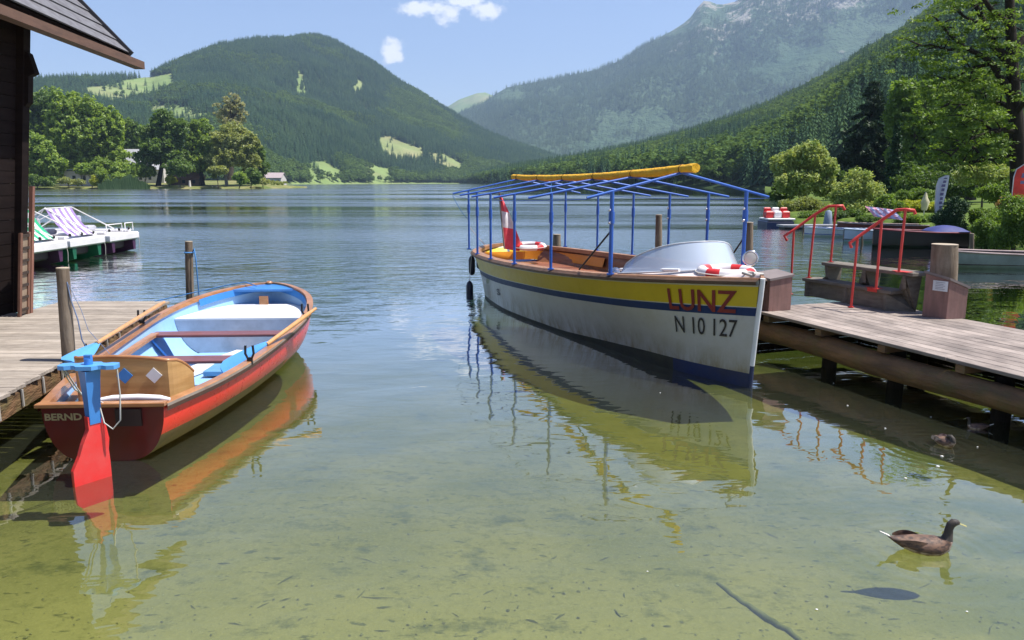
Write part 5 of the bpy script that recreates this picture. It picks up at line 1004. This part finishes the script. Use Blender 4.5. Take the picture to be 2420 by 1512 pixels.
m = MB(); a, b = lt0.lerp(lt1, .05)+sn*.05, lt0.lerp(lt1, .93)+sn*.05; m.slab([Vector((a.x, a.y, .56)), Vector((b.x, b.y, .56)), Vector((b.x, b.y, .77)), Vector((a.x, a.y, .77))], sn, .02); m.build('riser', stm, root)
for f0, nm in ((.05, 'left'), (.80, 'right')):
    pass
def handrail(P3, R):
    """P3: three (foot, top); R: rail polyline"""
    r = MB(); r.tube(R, .021, 8); rl = r.build('handrail', rail, root)
    for f, t_ in P3: q = MB(); q.tube([f, t_], .017, 8); q.box(f+Vector((0, 0, .004)), (.07, .05, .008)); q.build('rail_post', rail, rl)
def pair(fx, fy, fz, tx, ty): f = at_z(fx, fy, fz); return f, at_y(tx, ty, f.y)
RP = [pair(2011, 726, .556, 2027, 560), pair(2070, 683, .825, 2084, 520), pair(2124, 643, 1.075, 2140, 495)]
a, b, c = RP[0][1], RP[1][1], RP[2][1]; s0 = at_y(2008, 574, a.y-.05); ex = c-b
handrail(RP, [at_y(2012, 585, a.y-.04), s0, a, b, at_y(2119, 496, (b.y+c.y)/2+.02), c, at_y(2160, 497, c.y+.0), at_y(2163, 506, c.y)])
LP = [(at_z(1868, 695, .556), at_y(1876, 543, at_z(1868, 695, .556).y)), pair(1911, 656, .825, 1927, 506), pair(1963, 619, 1.075, 1976, 487)]
a, b, c = LP[0][1], LP[1][1], LP[2][1]
handrail(LP, [at_y(1860, 568, a.y-.04), at_y(1853, 558, a.y-.05), a, b, at_y(1959, 487, (b.y+c.y)/2+.02), c, at_y(1991, 486, c.y), at_y(1996, 496, c.y)])
m = MB(); a = lt0.lerp(lt1, .60); b = lt0.lerp(lt1, .80); 
m.slab([lt0.lerp(lt1, .74)+Vector((0, 0, .002)), lt0.lerp(lt1, .86)+Vector((0, 0, .002)), lt0.lerp(lt1, .86)+Vector((0, 0, .002))+sn*.1, lt0.lerp(lt1, .74)+Vector((0, 0, .002))+sn*.1], (0, 0, 1), .004); m.slab([lt0.lerp(lt1, .76)-sn*.004-Vector((0, 0, .045)), lt0.lerp(lt1, .86)-sn*.004-Vector((0, 0, .045)), lt0.lerp(lt1, .86)-sn*.004, lt0.lerp(lt1, .76)-sn*.004], sn, .003); m.build('red_mark', rail, t1)
m = MB(); m.slab([ut0.lerp(ut1, .80)+Vector((0, 0, .002)), ut0.lerp(ut1, .95)+Vector((0, 0, .002)), ut0.lerp(ut1, .95)+Vector((0, 0, .002))+sn*.12, ut0.lerp(ut1, .80)+Vector((0, 0, .002))+sn*.12], (0, 0, 1), .004); m.build('red_mark', rail, t2)
# ------------------------------------------------------------------ boathouse
dkw = mat('black_brown_boards', (.016, .010, .009), (.010, .006, .006), rough=.85, scale=2, stretch=(1, 1, 7), spec=.15)
root = thing('boathouse', 'black brown timber boathouse with shingled roof at the left edge', 'boathouse', (-8.2, 7.5, .5)); m = MB(); XW = -6.63
for k in range(36):
    m.box((XW-.03, 7.35, .56+k*.155), (.06, 5.6, .148), tone=rnd.uniform(-.4, .4)) if .56+k*.155 < 4.45 else None
m.box(((XW-11.5)/2-.1, 10.13, 2.45), (abs(-11.5-XW)-.02, .06, 3.9)); m.box((XW-.12, 7.3, 2.45), (.1, 5.5, 3.9)); m.build('wall', dkw, root)
m = MB(); m.box((XW+.02, 10.14, 2.4), (.14, .14, 3.8)); m.build('corner_post', dkw, root)
m = MB(); m.slab([(XW+.05, 10.1, 3.85), (XW+.13, 10.1, 3.80), (XW+.22, 10.1, 3.56), (XW+.14, 10.1, 3.52), (XW+.14, 10.1, 3.2), (XW+.05, 10.1, 3.1)], (0, 1, 0), .1); m.build('bracket', dkw, root)
ea, eb = at_y(0, -6, 9.0), at_y(301, 128, 12.0); ev = (eb-ea).normalized(); near = ea-ev*4.5; sl = Vector((-1, -.02, 0)); rv = at_y(175, 0, 11.98)
up_ = (rv-eb); up_ = (up_-ev*up_.dot(ev)).normalized(); Lr = 4.2; shg = mat('shingle_roof', (.16, .16, .175), (.105, .10, .11), rough=.75, scale=6, stretch=(2, 1, 2), spec=.3, dirt=(.24, .24, .25), dirtamt=.3)
nrm = ev.cross(up_).normalized(); nrm = nrm if nrm.z > 0 else -nrm; m = MB(); nr_ = 15
for k in range(nr_):
    a0 = up_*(Lr*k/nr_-.03*(k > 0)); a1 = up_*(Lr*(k+1)/nr_); lift = nrm*.022
    m.slab([near+a0+lift, eb+a0+lift, eb+a1, near+a1], nrm, .02, tone=rnd.uniform(-.25, .25))
m.build('roof', shg, root)
m = MB(); m.slab([near-nrm*.10-up_*.0, eb-nrm*.10, eb+up_*Lr-nrm*.10, near+up_*Lr-nrm*.10], nrm, .09); m.build('roof_boarding', dkw, root)
m = MB(); m.beam(near-nrm*.10+up_*.06, eb-nrm*.10+up_*.06, .10, .13, up=nrm); m.build('eave_board', dkw, root)
m = MB(); m.beam(eb+ev*.02-up_*.03+nrm*.0, eb+ev*.02+up_*Lr, .05, .16, up=nrm); m.build('verge_board', mat('verge_black', (.03, .03, .035), rough=.6), root)
ga, gb_ = at_y(0, 36, 9.0), at_y(331, 162, 12.25); gv_ = (gb_-ga).normalized(); gn = ga-gv_*4.5; m = MB()
m.beam(gn, gb_, .13, .02, up=(0, 0, 1)); m.beam(gn+Vector((.065, 0, .045)), gb_+Vector((.065, 0, .045)), .02, .11); m.beam(gn+Vector((-.065, 0, .045)), gb_+Vector((-.065, 0, .045)), .02, .11); m.build('wooden_gutter', mat('gutter_wood', (.14, .075, .05), (.09, .05, .035), rough=.75, scale=3, stretch=(6, 1, 6)), root)
for k in range(7):
    p = near.lerp(eb, .12+k*.14); q = MB(); q.beam(p-nrm*.14+Vector((.10, 0, -.03)), p-nrm*.14+up_*1.6, .07, .10, up=nrm); q.build('rafter', dkw, root)
# ladder-like slatted shutter against the wall
lad = thing('wooden_ladder', 'small brown wooden ladder standing against the boathouse wall', 'ladder', (XW+.1, 9.9, .5)); lw_ = mat('ladder_brown', (.22, .11, .07), (.15, .07, .045), rough=.7, scale=3)
lx0, lx1 = at_y(34, 640, 9.72), at_y(54, 640, 9.95); zt = at_y(45, 549, 9.85).z; 
for p in (lx0, lx1):
    q = MB(); q.beam((p.x, p.y, .5), (p.x, p.y, zt), .03, .045); q.build('rail', lw_, lad)
for k in range(7): z = .58+(zt-.62)*k/6; q = MB(); q.beam((lx0.x, lx0.y-.005, z), (lx1.x, lx1.y-.005, z), .03, .035); q.build('rung', mat('rung_dark', (.05, .03, .02), rough=.8), lad)
q = MB(); q.slab([(lx0.x-.01, lx0.y+.04, .52), (lx1.x-.01, lx1.y+.04, .52), (lx1.x-.01, lx1.y+.04, zt-.05), (lx0.x-.01, lx0.y+.04, zt-.05)], (-.5, .3, 0), .02); q.build('backing_board', mat('tan_board', (.34, .25, .17), (.26, .19, .13), rough=.85, scale=5), lad)
q = MB(); p = at_y(60, 640, 10.02); q.beam((p.x, p.y, .5), (p.x, p.y, 2.15), .05, .05); q.build('reddish_pole', mat('reddish_wood', (.30, .14, .095), (.22, .10, .07), rough=.7, scale=3), label='reddish brown pole leaning at the boathouse corner beside the ladder', category='pole')

for ob in bpy.data.objects:                                            # the old boathouse wall leans a little towards the lake
    if ob.type == 'MESH' and ((ob.parent is not None and ob.parent.name in ('boathouse', 'wooden_ladder') and ob.name.split('.')[0] in ('wall', 'corner_post', 'bracket', 'rail', 'rung', 'backing_board')) or ob.name == 'reddish_pole'):
        oz = parent_world(ob).z
        for v in ob.data.vertices: v.co.x += .125*(v.co.z+oz-.5)
# ================================================================== PEDAL BOATS AND BOATS BEYOND
purp = mat('purple_plastic', (.075, .022, .075), (.05, .015, .05), rough=.35, tone=0, dirt=(.05, .02, .05), dirtamt=.4); grnp = mat('green_plastic', (.010, .13, .065), (.008, .10, .05), rough=.35, tone=0); dkp = mat('dark_housing_plastic', (.02, .015, .02), rough=.6, tone=0)
decp = mat('white_deck_plastic', (.78, .76, .76), (.70, .68, .68), rough=.4, scale=2); strG = (mat('green_stripe', (.02, .42, .20), rough=.8, tone=0), mat('white_stripe', (.80, .80, .82), rough=.8, tone=0)); strP = (mat('purple_stripe', (.32, .22, .48), rough=.8, tone=0), MATS['white_stripe'])
def pedalo(label, x, y, hullm, stripes, rail_=False):
    r = thing('pedal_boat', label, 'pedal boat', (x-1.6, y, 0), 'white catamaran pedal boats in a row'); L = 3.1
    for s in (-1, 1):
        q = MB(); P = []
        for i, u in enumerate(np.linspace(0, 1, 9)):
            xx = x-L+L*u; wd = .24*(1-.55*max(0, u-.72)/.28); zb = -.15+.22*max(0, u-.7)/.3; P.append([(xx, y+s*.66-wd, .42), (xx, y+s*.66-wd*.6, zb), (xx, y+s*.66+wd*.6, zb), (xx, y+s*.66+wd, .42)])
        q.grid(P, smooth=False, flip=True); q.add(P[-1], [(0, 1, 2, 3)]); q.add(P[0], [(3, 2, 1, 0)]); q.build('float', hullm, r)
    q = MB(); q.box((x-L/2+.02, y, .51), (L+.06, 1.86, .24), bev=.04); q.box((x-L/2, y-.72, .68), (L-.3, .26, .07), bev=.02); q.box((x-L/2, y+.72, .68), (L-.3, .26, .07), bev=.02); q.build('deck', decp, r)
    q = MB(); q.box((x-1.4, y, .28), (2.3, 1.0, .30), bev=.05); q.build('paddle_housing', dkp, r)  # dark plastic block between the floats
    for yy in (-.6, 0, .62): q = MB(); q.ball((x-.12, y+yy, .74), (.04, .04, .05), 8, 6); q.build('cleat', blackm, r)
    if stripes:
        q = MB(); n = 9; P = []
        for i, u in enumerate(np.linspace(0, 1, 12)):
            xx = x-.72+.60*u; zz = 1.46-.76*u**.85-.06*math.sin(u*math.pi); P.append([(xx, y-.62+1.30*k/n, zz) for k in range(n+1)])
        q.grid(P, mi=lambda i, j: j % 2, smooth=True); q.build('striped_sling', list(stripes), r)
        for s in (-.64, .70):
            q = MB(); q.tube([(x-.12, y+s+1.25, .74), (x-.74, y+s, 1.48)], .018, 6); q.tube([(x-.74, y+s, 1.48), (x-2.1, y+s, .66)], .018, 6); q.build('frame_tube', decp, r)
        q = MB(); q.tube([(x-.74, y-.64, 1.48), (x-.74, y+.70, 1.48)], .018, 6); q.build('frame_tube', decp, r)
        q = MB(); q.tube([(x-.8, y-.5, 1.5), (x-2.0, y+.4, .7)], .012, 5); q.tube([(x-.8, y+.5, 1.5), (x-2.0, y-.4, .7)], .012, 5); q.build('cross_brace', decp, r)
    if rail_:
        for s0, s1 in ((-.8, .15), (.35, .85)):
            q = MB(); q.tube([(x-.1, y+s0, .66), (x-.1, y+s0, .92), (x-.1, y+s1, .92), (x-.1, y+s1, .66)], .016, 6); q.build('hand_rail', decp, r)
    q = MB(); q.box((x-1.1, y-.2, .80), (.5, .45, .16), bev=.04); q.box((x-1.35, y-.2, .98), (.1, .45, .4), rz=0, bev=.03); q.build('seat', mat('grey_seat', (.45, .45, .5), rough=.5), r)
    q = MB(); q.tube([(x+.03, y+.86, .6), (x+.06, y+.9, .3), (x+.03, y+.92, .02)], .010, 5); q.build('mooring_cord', ropew, r)
pedalo('pedal boat with green and white striped sling beside the boathouse', -12.35, 20.35, purp, strG); pedalo('green hulled pedal boat with purple and white striped sling in the middle', -12.35, 22.35, grnp, strP); pedalo('purple hulled pedal boat with low white rails at the right end of the row', -12.3, 24.4, purp, None, True)
def skiff(name, label, c, heading, L, B, zg, hullm, inm, railm, seats=2, bluff=.0, grp=None, zin=.1):
    r = thing(name, label, 'boat', c, grp); f = Vector((math.cos(heading), math.sin(heading), 0)); n = Vector((-f.y, f.x, 0)); c = Vector(c)
    def hb(u): return B/2*(spl(u, [0, .3, .7, .9, 1], [.78, 1, .88, .5*(1-bluff)+.8*bluff, .04+.6*bluff]))
    def P(u, lat, z): return c+f*(u-.5)*L+n*lat+Vector((0, 0, z))
    us = np.linspace(0, 1, 17); q = MB()
    for s in (1, -1): q.grid([[P(u, s*hb(u)*.02, -.12+.1*u*u), P(u, s*hb(u)*.7, -.1+.12*u*u), P(u, s*hb(u)*.9, .08+.06*u), P(u, s*hb(u), zg*(1+.25*u*u))] for u in us], flip=s < 0)
    q.add([P(0, -hb(0), zg), P(0, -hb(0)*.7, -.1), P(0, hb(0)*.7, -.1), P(0, hb(0), zg)], [(0, 1, 2, 3)]); q.build('hull', hullm, r)
    q = MB(); q.slab([P(u, hb(u)*.9, zin) for u in us]+[P(u, -hb(u)*.9, zin) for u in us[::-1]], (0, 0, 1), .02)
    for s in (1, -1): q.grid([[P(u, s*hb(u)*.88, zin), P(u, s*(hb(u)-.03), zg*(1+.25*u*u)-.01)] for u in us], flip=s > 0)
    q.build('interior', inm, r)
    for s in (1, -1): q = MB(); q.tube([P(u, s*hb(u), zg*(1+.25*u*u)) for u in us], .03, 6); q.build('rail', railm, r)
    for i in range(seats): u = .3+.3*i; q = MB(); q.beam(P(u, -hb(u)*.9, zg*.75), P(u, hb(u)*.9, zg*.75), .22, .03); q.build('thwart', railm, r)
    return r
pblue = mat('pale_blue_hull', (.48, .56, .68), (.40, .48, .62), rough=.4); bblue = mat('strong_blue', (.02, .09, .38), rough=.4, tone=0); gh = mat('grey_green_hull', (.30, .34, .33), (.22, .25, .24), rough=.6); dkb = mat('dark_interior', (.035, .022, .020), rough=.8); woodr = mat('bleached_pink_wood', (.42, .33, .31), (.30, .23, .22), rough=.8)
GB = 'small boats moored at the right bank'
a = at_z(2000, 560, 0); skiff('rowing_boat', 'white rowing boat with blue inside, farthest left of the moored small boats', (a.x, a.y+.3, 0), math.radians(172), 3.1, 1.2, .30, whitep, bblue, whitep, 2, grp=GB)
a = at_z(2080, 573, 0); skiff('rowing_boat', 'pale blue rowing boat pointing at the jetty between the white and the dark boat', (a.x+.15, a.y+.6, 0), math.radians(196), 3.0, 1.25, .40, pblue, dkb, pblue, 2, grp=GB)
a = at_z(2170, 585, 0); dk_ = skiff('rowing_boat', 'black hulled boat with a blue cover lying against the evergreen bush', (a.x+.2, a.y+.5, 0), math.radians(184), 3.2, 1.4, .50, mat('black_hull', (.015, .015, .02), rough=.4), dkb, mat('dull_red_trim', (.22, .04, .06), rough=.6), 1, grp=GB)
q = MB(); P = []
for u in np.linspace(0, 1, 8): P.append([(a.x+.55+1.2*u, a.y+.5-.6+1.2*k, .52+.20*math.sin(u*math.pi)**.5*math.sin(k*math.pi)**.6+.02) for k in np.linspace(0, 1, 8)])
q.grid(P); q.build('cover', mat('blue_violet_cover', (.035, .045, .20), (.03, .04, .15), rough=.7), dk_)
a = at_z(2105, 562, 0); q = skiff('rowing_boat', 'brown wooden boat behind the pale blue one with pinkish thwarts', (a.x+.5, a.y+2.0, 0), math.radians(176), 3.6, 1.3, .42, mat('red_brown_hull', (.16, .045, .03), rough=.5), dkb, woodr, 3, grp=GB)
a = at_z(2295, 640, 0); skiff('flat_boat', 'grey flat bottomed boat with dark inside cut off by the right edge', (a.x+1.62, a.y+.75, 0), math.radians(180-4), 3.6, 1.2, .36, gh, dkb, woodr, 1, bluff=.8)
# red white pedal boat on blue hull
a = at_z(1842, 536, 0); r = thing('pedal_boat', 'red and white pedal boat with dark blue hull near the left tip of the bank', 'pedal boat', (a.x, a.y+.6, 0)); q = MB(); q.box((a.x, a.y+.6, .12), (1.35, 1.5, .42), bev=.08); q.build('hull', mat('navy_plastic', (.012, .03, .10), rough=.4, tone=0), r)
q = MB(); q.box((a.x+.05, a.y+.6, .38), (1.35, 1.5, .09), bev=.02); q.build('deck', decp, r)
for i, (dx, mt) in enumerate(((-.42, 'r'), (0, 'w'), (.42, 'r'))):
    q = MB(); q.box((a.x+dx, a.y+.55, .60), (.36, .5, .36), bev=.06); q.box((a.x+dx, a.y+.75, .78), (.34, .12, .34), bev=.04); q.build('seat', lred if mt == 'r' else lwh, r)
a = at_z(1920, 541, 0); r = thing('pontoon', 'low dark floating pontoon right of the red and white pedal boat', 'pontoon', (a.x, a.y+.5, 0)); q = MB(); q.box((a.x+.1, a.y+.5, .13), (3.0, 1.0, .10)); q.build('deck', mat('pontoon_grey', (.30, .31, .33), (.2, .2, .22), rough=.7), r)
q = MB(); q.box((a.x+.1, a.y+.5, .0), (2.8, .8, .14)); q.build('float', blackm, r)
a = at_y(1956, 530, 38.6); m = MB(); m.tube([(a.x, 38.6, .15), (a.x, 38.6, .35), (a.x, 38.6, .78), (a.x, 38.6, .84)], [.22, .20, .15, .05], 10); m.build('covered_post', mat('grey_blue_tarp', (.22, .28, .36), rough=.7), label='grey blue wrapped post standing at the right end of the pontoon', category='post')
# square sunshade
a = at_y(2087, 512, 33.0); r = thing('sunshade', 'pink and blue tilted square sunshade above the wooden boat', 'parasol', (a.x, 33, .4)); q = MB(); q.tube([(a.x, 33, -.4), (a.x, 33, .84)], .025, 6); q.build('pole', alu, r)
q = MB(); q.grid([[(a.x-.66+1.25*u+.12*v, 32.4+1.2*v, .80-.16*u+.40*v) for u in np.linspace(0, 1, 9)] for v in (0, .5, 1)], mi=lambda i, j: j % 2); q.build('canopy', [mat('pink_stripe', (.62, .28, .36), rough=.8, tone=0), mat('lilac_stripe', (.48, .46, .66), rough=.8, tone=0)], r)
wpost('dark slim post left of the grey flat boat', 2297, 552, 604, 21.5, .06)
for i, (px_, yt, yb, lab) in enumerate(((2037, 552, 578, 'short dark stake between the white and the pale blue boat'), (1899, 528, 545, 'short dark stake under the pontoon'))): wpost(lab, px_, yt, yb, at_z(px_, yb, 0).y, .04)
# stone edge of the bank
# ================================================================== DUCKS
fb_ = mat('mallard_brown', (.17, .095, .06), (.055, .032, .024), rough=.7, scale=26, stretch=(1, 1, 2), lohi=(.42, .58), tone=0); fd = mat('duck_dark_head', (.030, .024, .020), (.05, .04, .03), rough=.7, scale=30, tone=0); fl_ = mat('duck_pale_flank', (.50, .38, .31), (.18, .105, .08), rough=.7, scale=30, lohi=(.45, .6), tone=0); bill = mat('duck_bill', (.36, .33, .12), rough=.4, tone=0); wht = mat('duck_white', (.65, .62, .55), rough=.7, tone=0)
def duck(label, c, hd, sc, preen=False):
    c = Vector(c); r = thing('duck', label, 'duck', c); f = Vector((math.cos(hd), math.sin(hd), 0)); n = Vector((-f.y, f.x, 0))
    def P(a, b, z): return c+(f*a+n*b+Vector((0, 0, z)))*sc
    # body+neck+head as one skinned surface of sections
    if not preen: S = [(-.245, .112, .004, .004), (-.20, .092, .030, .018), (-.14, .075, .062, .040), (-.06, .062, .085, .062), (.03, .052, .092, .072), (.10, .052, .080, .072), (.145, .070, .058, .064), (.165, .105, .036, .042), (.170, .145, .027, .032), (.172, .185, .024, .028), (.180, .215, .027, .030), (.198, .235, .029, .029), (.222, .236, .022, .022), (.236, .230, .012, .012)]
    else: S = [(-.20, .10, .004, .004), (-.17, .09, .03, .02), (-.11, .08, .065, .045), (-.03, .07, .09, .065), (.05, .065, .085, .07), (.10, .08, .06, .06), (.125, .11, .04, .045), (.12, .145, .032, .035), (.09, .165, .03, .032), (.055, .16, .026, .026), (.03, .145, .012, .012)]
    pts = [Vector((s[0], 0, s[1])) for s in S]; rows_ = []
    for i, s in enumerate(S):
        d = (pts[min(i+1, len(S)-1)]-pts[max(i-1, 0)]).normalized(); u = Vector((-d.z, 0, d.x))
        rows_.append([P(s[0]+u.x*s[3]*math.sin(t_), s[2]*math.cos(t_), s[1]+u.z*s[3]*math.sin(t_)) for t_ in np.linspace(0, 2*math.pi, 17)])
    q = MB(); neck = 7 if not preen else 6
    q.grid(rows_, mi=lambda i, j: 1 if i >= neck else (2 if (j > 8 and i > 1) else 0), flip=False); q.build('body', [fb_, fd, fl_], r)
    if not preen:
        q = MB(); q.grid([[P(.232, w, .236), P(.232, w*.8, .222)] for w in (-.012, 0, .012)][:0] or [[P(.228+.058*u, s*(.011+.002*u), .232-.022*u+.004*k) for s, k in ((-1, 0), (0, 1.6), (1, 0), (0, -1.4), (-1, 0))] for u in np.linspace(0, 1, 5)]); q.add([P(.286, -.012, .210), P(.286, 0, .214), P(.286, .012, .210), P(.286, 0, .206)], [(0, 1, 2, 3)]); q.build('bill', bill, r)
        for s in (-1, 1):
            q = MB(); q.ball(P(.205, s*.0265, .240), .0045*sc, 8, 6); q.build('eye', blackm, r)
            q = MB(); q.grid([[P(-.19+.25*u, s*(.036+.054*math.sin(math.pi*min(1, u*.8+.15))), .098-.012*u+.030*(1-k)*math.sin(math.pi*min(1, u+.1))-.028*k*math.sin(math.pi*min(1, u*.9+.08))) for k in np.linspace(0, 1, 5)] for u in np.linspace(0, 1, 10)]); q.build('wing', fb_, r)
        q = MB(); q.slab([P(-.23, -.016, .108), P(-.30, -.008, .138), P(-.30, .008, .138), P(-.23, .016, .108)], (0, 0, 1), .006); q.build('tail', wht, r)
    else:
        q = MB(); q.tube([P(.035, 0, .15), P(-.01, .01, .135)], [.010*sc, .005*sc], 8, flat=.5); q.build('bill', bill, r)
        for s in (-1, 1): q = MB(); q.grid([[P(-.16+.20*u, s*(.04+.052*math.sin(math.pi*min(1, u*.8+.15))), .10+.045*(1-k)*math.sin(math.pi*min(1, u+.1))-.025*k) for k in np.linspace(0, 1, 5)] for u in np.linspace(0, 1, 8)]); q.build('wing', fl_, r)
    return r
a = at_z(2178, 1300, 0); duck('brown mallard swimming right in the clear water at bottom right', (a.x, a.y, -.01), math.radians(-6), .84)
a = at_z(2231, 1052, 0); duck('pale brown duck preening in the shade of the jetty', (a.x, a.y, -.01), math.radians(-70), .62, True)
a = at_z(2310, 1012, 0); duck('dark duck hardly visible by a jetty pile', (a.x, a.y, -.01), math.radians(165), .42)
# feathers afloat
fm = mat('down_white', (.75, .74, .70), rough=.9, tone=0)
for px_, py_, s in ((2003, 958, .010), (1970, 905, .007), (2092, 1012, .010), (2226, 1078, .014), (2216, 1102, .016), (2432-3, 1078, .01), (2200, 985, .008), (2310, 1056, .008), (1930, 1440, .008), (2285, 1445, .007), (1560, 928, .008), (1530, 1350, .006), (2140, 1130, .012)):
    a = at_z(px_, py_, .004); q = MB(); q.ball(a, (s, s*.8, s*.45), 8, 5); q.build('feather_tuft', fm, base=a, label='tiny white feather tuft floating on the water near the jetty', category='feather', group='white feather tufts afloat')
# ================================================================== LAKE FLOOR LITTER
def bedz(x, y): return float(bed_z(np.array([x]), np.array([y]))[0])
wl = mat('sunken_wood', (.27, .26, .15), (.16, .165, .095), rough=.9, scale=6)
def at_bed(px_, py_):
    z = -.5
    for _ in range(6): p = at_z(px_, py_, z); z = bedz(p.x, p.y)
    return at_z(px_, py_, z+.004)
P = [at_bed(*p) for p in ((1698, 1378), (1740, 1415), (1800, 1455), (1860, 1490), (1920, 1540))]; m = MB(); PP = [P[i].lerp(P[i+1], u)+Vector((rnd.uniform(-.008, .008), rnd.uniform(-.008, .008), 0)) for i in range(4) for u in (0, .25, .5, .75)]; m.tube(PP, [.006+.016*math.sin(math.pi*min(1, (i+2)/20))*rnd.uniform(.75, 1.2) for i in range(16)], 8, jit=.15); m.build('sunken_branch', wl, base=P[2], label='long dark sunken branch lying on the lake floor at bottom right', category='branch')
g = np.random.default_rng(44); V = []; Fc = []; T = []
for i in range(200):
    py_ = g.uniform(1000, 1560)**1.0; px_ = g.uniform(-150, 2600); 
    if g.random() > ((py_-950)/600)**.8: continue
    p = at_bed(px_, py_); a_ = g.normal(0, .5)+(0 if g.random() < .75 else 1.4); L = g.uniform(.02, .10)*(1 if g.random() < .85 else 2.0); w_ = g.uniform(.002, .006); d = Vector((math.cos(a_), math.sin(a_), 0)); n_ = Vector((-d.y, d.x, 0)); k = Vector((g.normal(), g.normal(), 0))*.004; o = len(V)
    V += [p-d*L/2-n_*w_*.5, p+k-n_*w_, p+d*L/2-n_*w_*.2, p+d*L/2+n_*w_*.2, p+k+n_*w_+Vector((0, 0, w_)), p-d*L/2+n_*w_*.5]; Fc += [(o, o+1, o+4, o+5), (o+1, o+2, o+3, o+4)]; T += [g.uniform(-.6, .6)]*2
mesh_np('twig_litter', np.array([tuple(v) for v in V]), np.array(Fc), mat('twig_brown', (.20, .19, .10), (.13, .13, .075), rough=.9, scale=20), T, kind='stuff', label='scattered twigs and leaves lying on the lake floor', category='twigs')

g = np.random.default_rng(51); V = []; Fc = []; T = []
oct_ = np.array([(1, 0, 0), (.6, .75, .1), (-.2, 1, 0), (-1, .3, .05), (-.7, -.7, 0), (.3, -.95, .05), (.1, 0, .6)]); of = [(0, 1, 6), (1, 2, 6), (2, 3, 6), (3, 4, 6), (4, 5, 6), (5, 0, 6)]
for i in range(2600):
    py_ = g.uniform(1130, 1560); px_ = g.uniform(-150, 2600)
    if g.random() > ((py_-1080)/480)**1.5: continue
    p = at_bed(px_, py_); s_ = .0035+.011*g.random()**4; a_ = g.random()*6.28; R_ = np.array([[math.cos(a_), -math.sin(a_), 0], [math.sin(a_), math.cos(a_), 0], [0, 0, 1]]); o = len(V)
    V += list((oct_*np.array([1, g.uniform(.5, .9), .7])*s_)@R_.T+np.array(tuple(p))); Fc += [(o+a, o+b, o+c) for a, b, c in of]; T += [g.uniform(-.8, .8)]*6
mesh_np('pebbles', np.array(V), np.array(Fc), mat('pebble_stone', (.36, .34, .22), (.22, .21, .13), rough=.9, scale=30, tone=.5), T, kind='stuff', label='small pebbles strewn over the sandy lake floor', category='pebbles')
# ------------------------------------------------------------------ air
allp = np.vstack([a.reshape(-1, 3) for a in (HILL, MOUNT, FARH, SLOPE, BANK, PEN)]+[np.array([(-3600, -60, -10.5), (2600, 2600, 0)])])
lo_, hi_ = allp.min(0)-np.array([60, 60, 2]), allp.max(0)+np.array([60, 60, 45]); print('haze box', lo_, hi_)
hb = MB(); hb.box(tuple((lo_+hi_)/2), tuple(hi_-lo_))
hz = bpy.data.materials.new('hazy_air'); hz.use_nodes = True; t = NT(hz.node_tree)
t.n('OutputMaterial', i={1: t.n('VolumePrincipled', i={'Color': (.54, .74, 1.0), 'Density': .000115, 'Anisotropy': .15})})
hb.build('haze', hz, kind='stuff', label='thin bluish summer air over the lake and hills', category='haze')
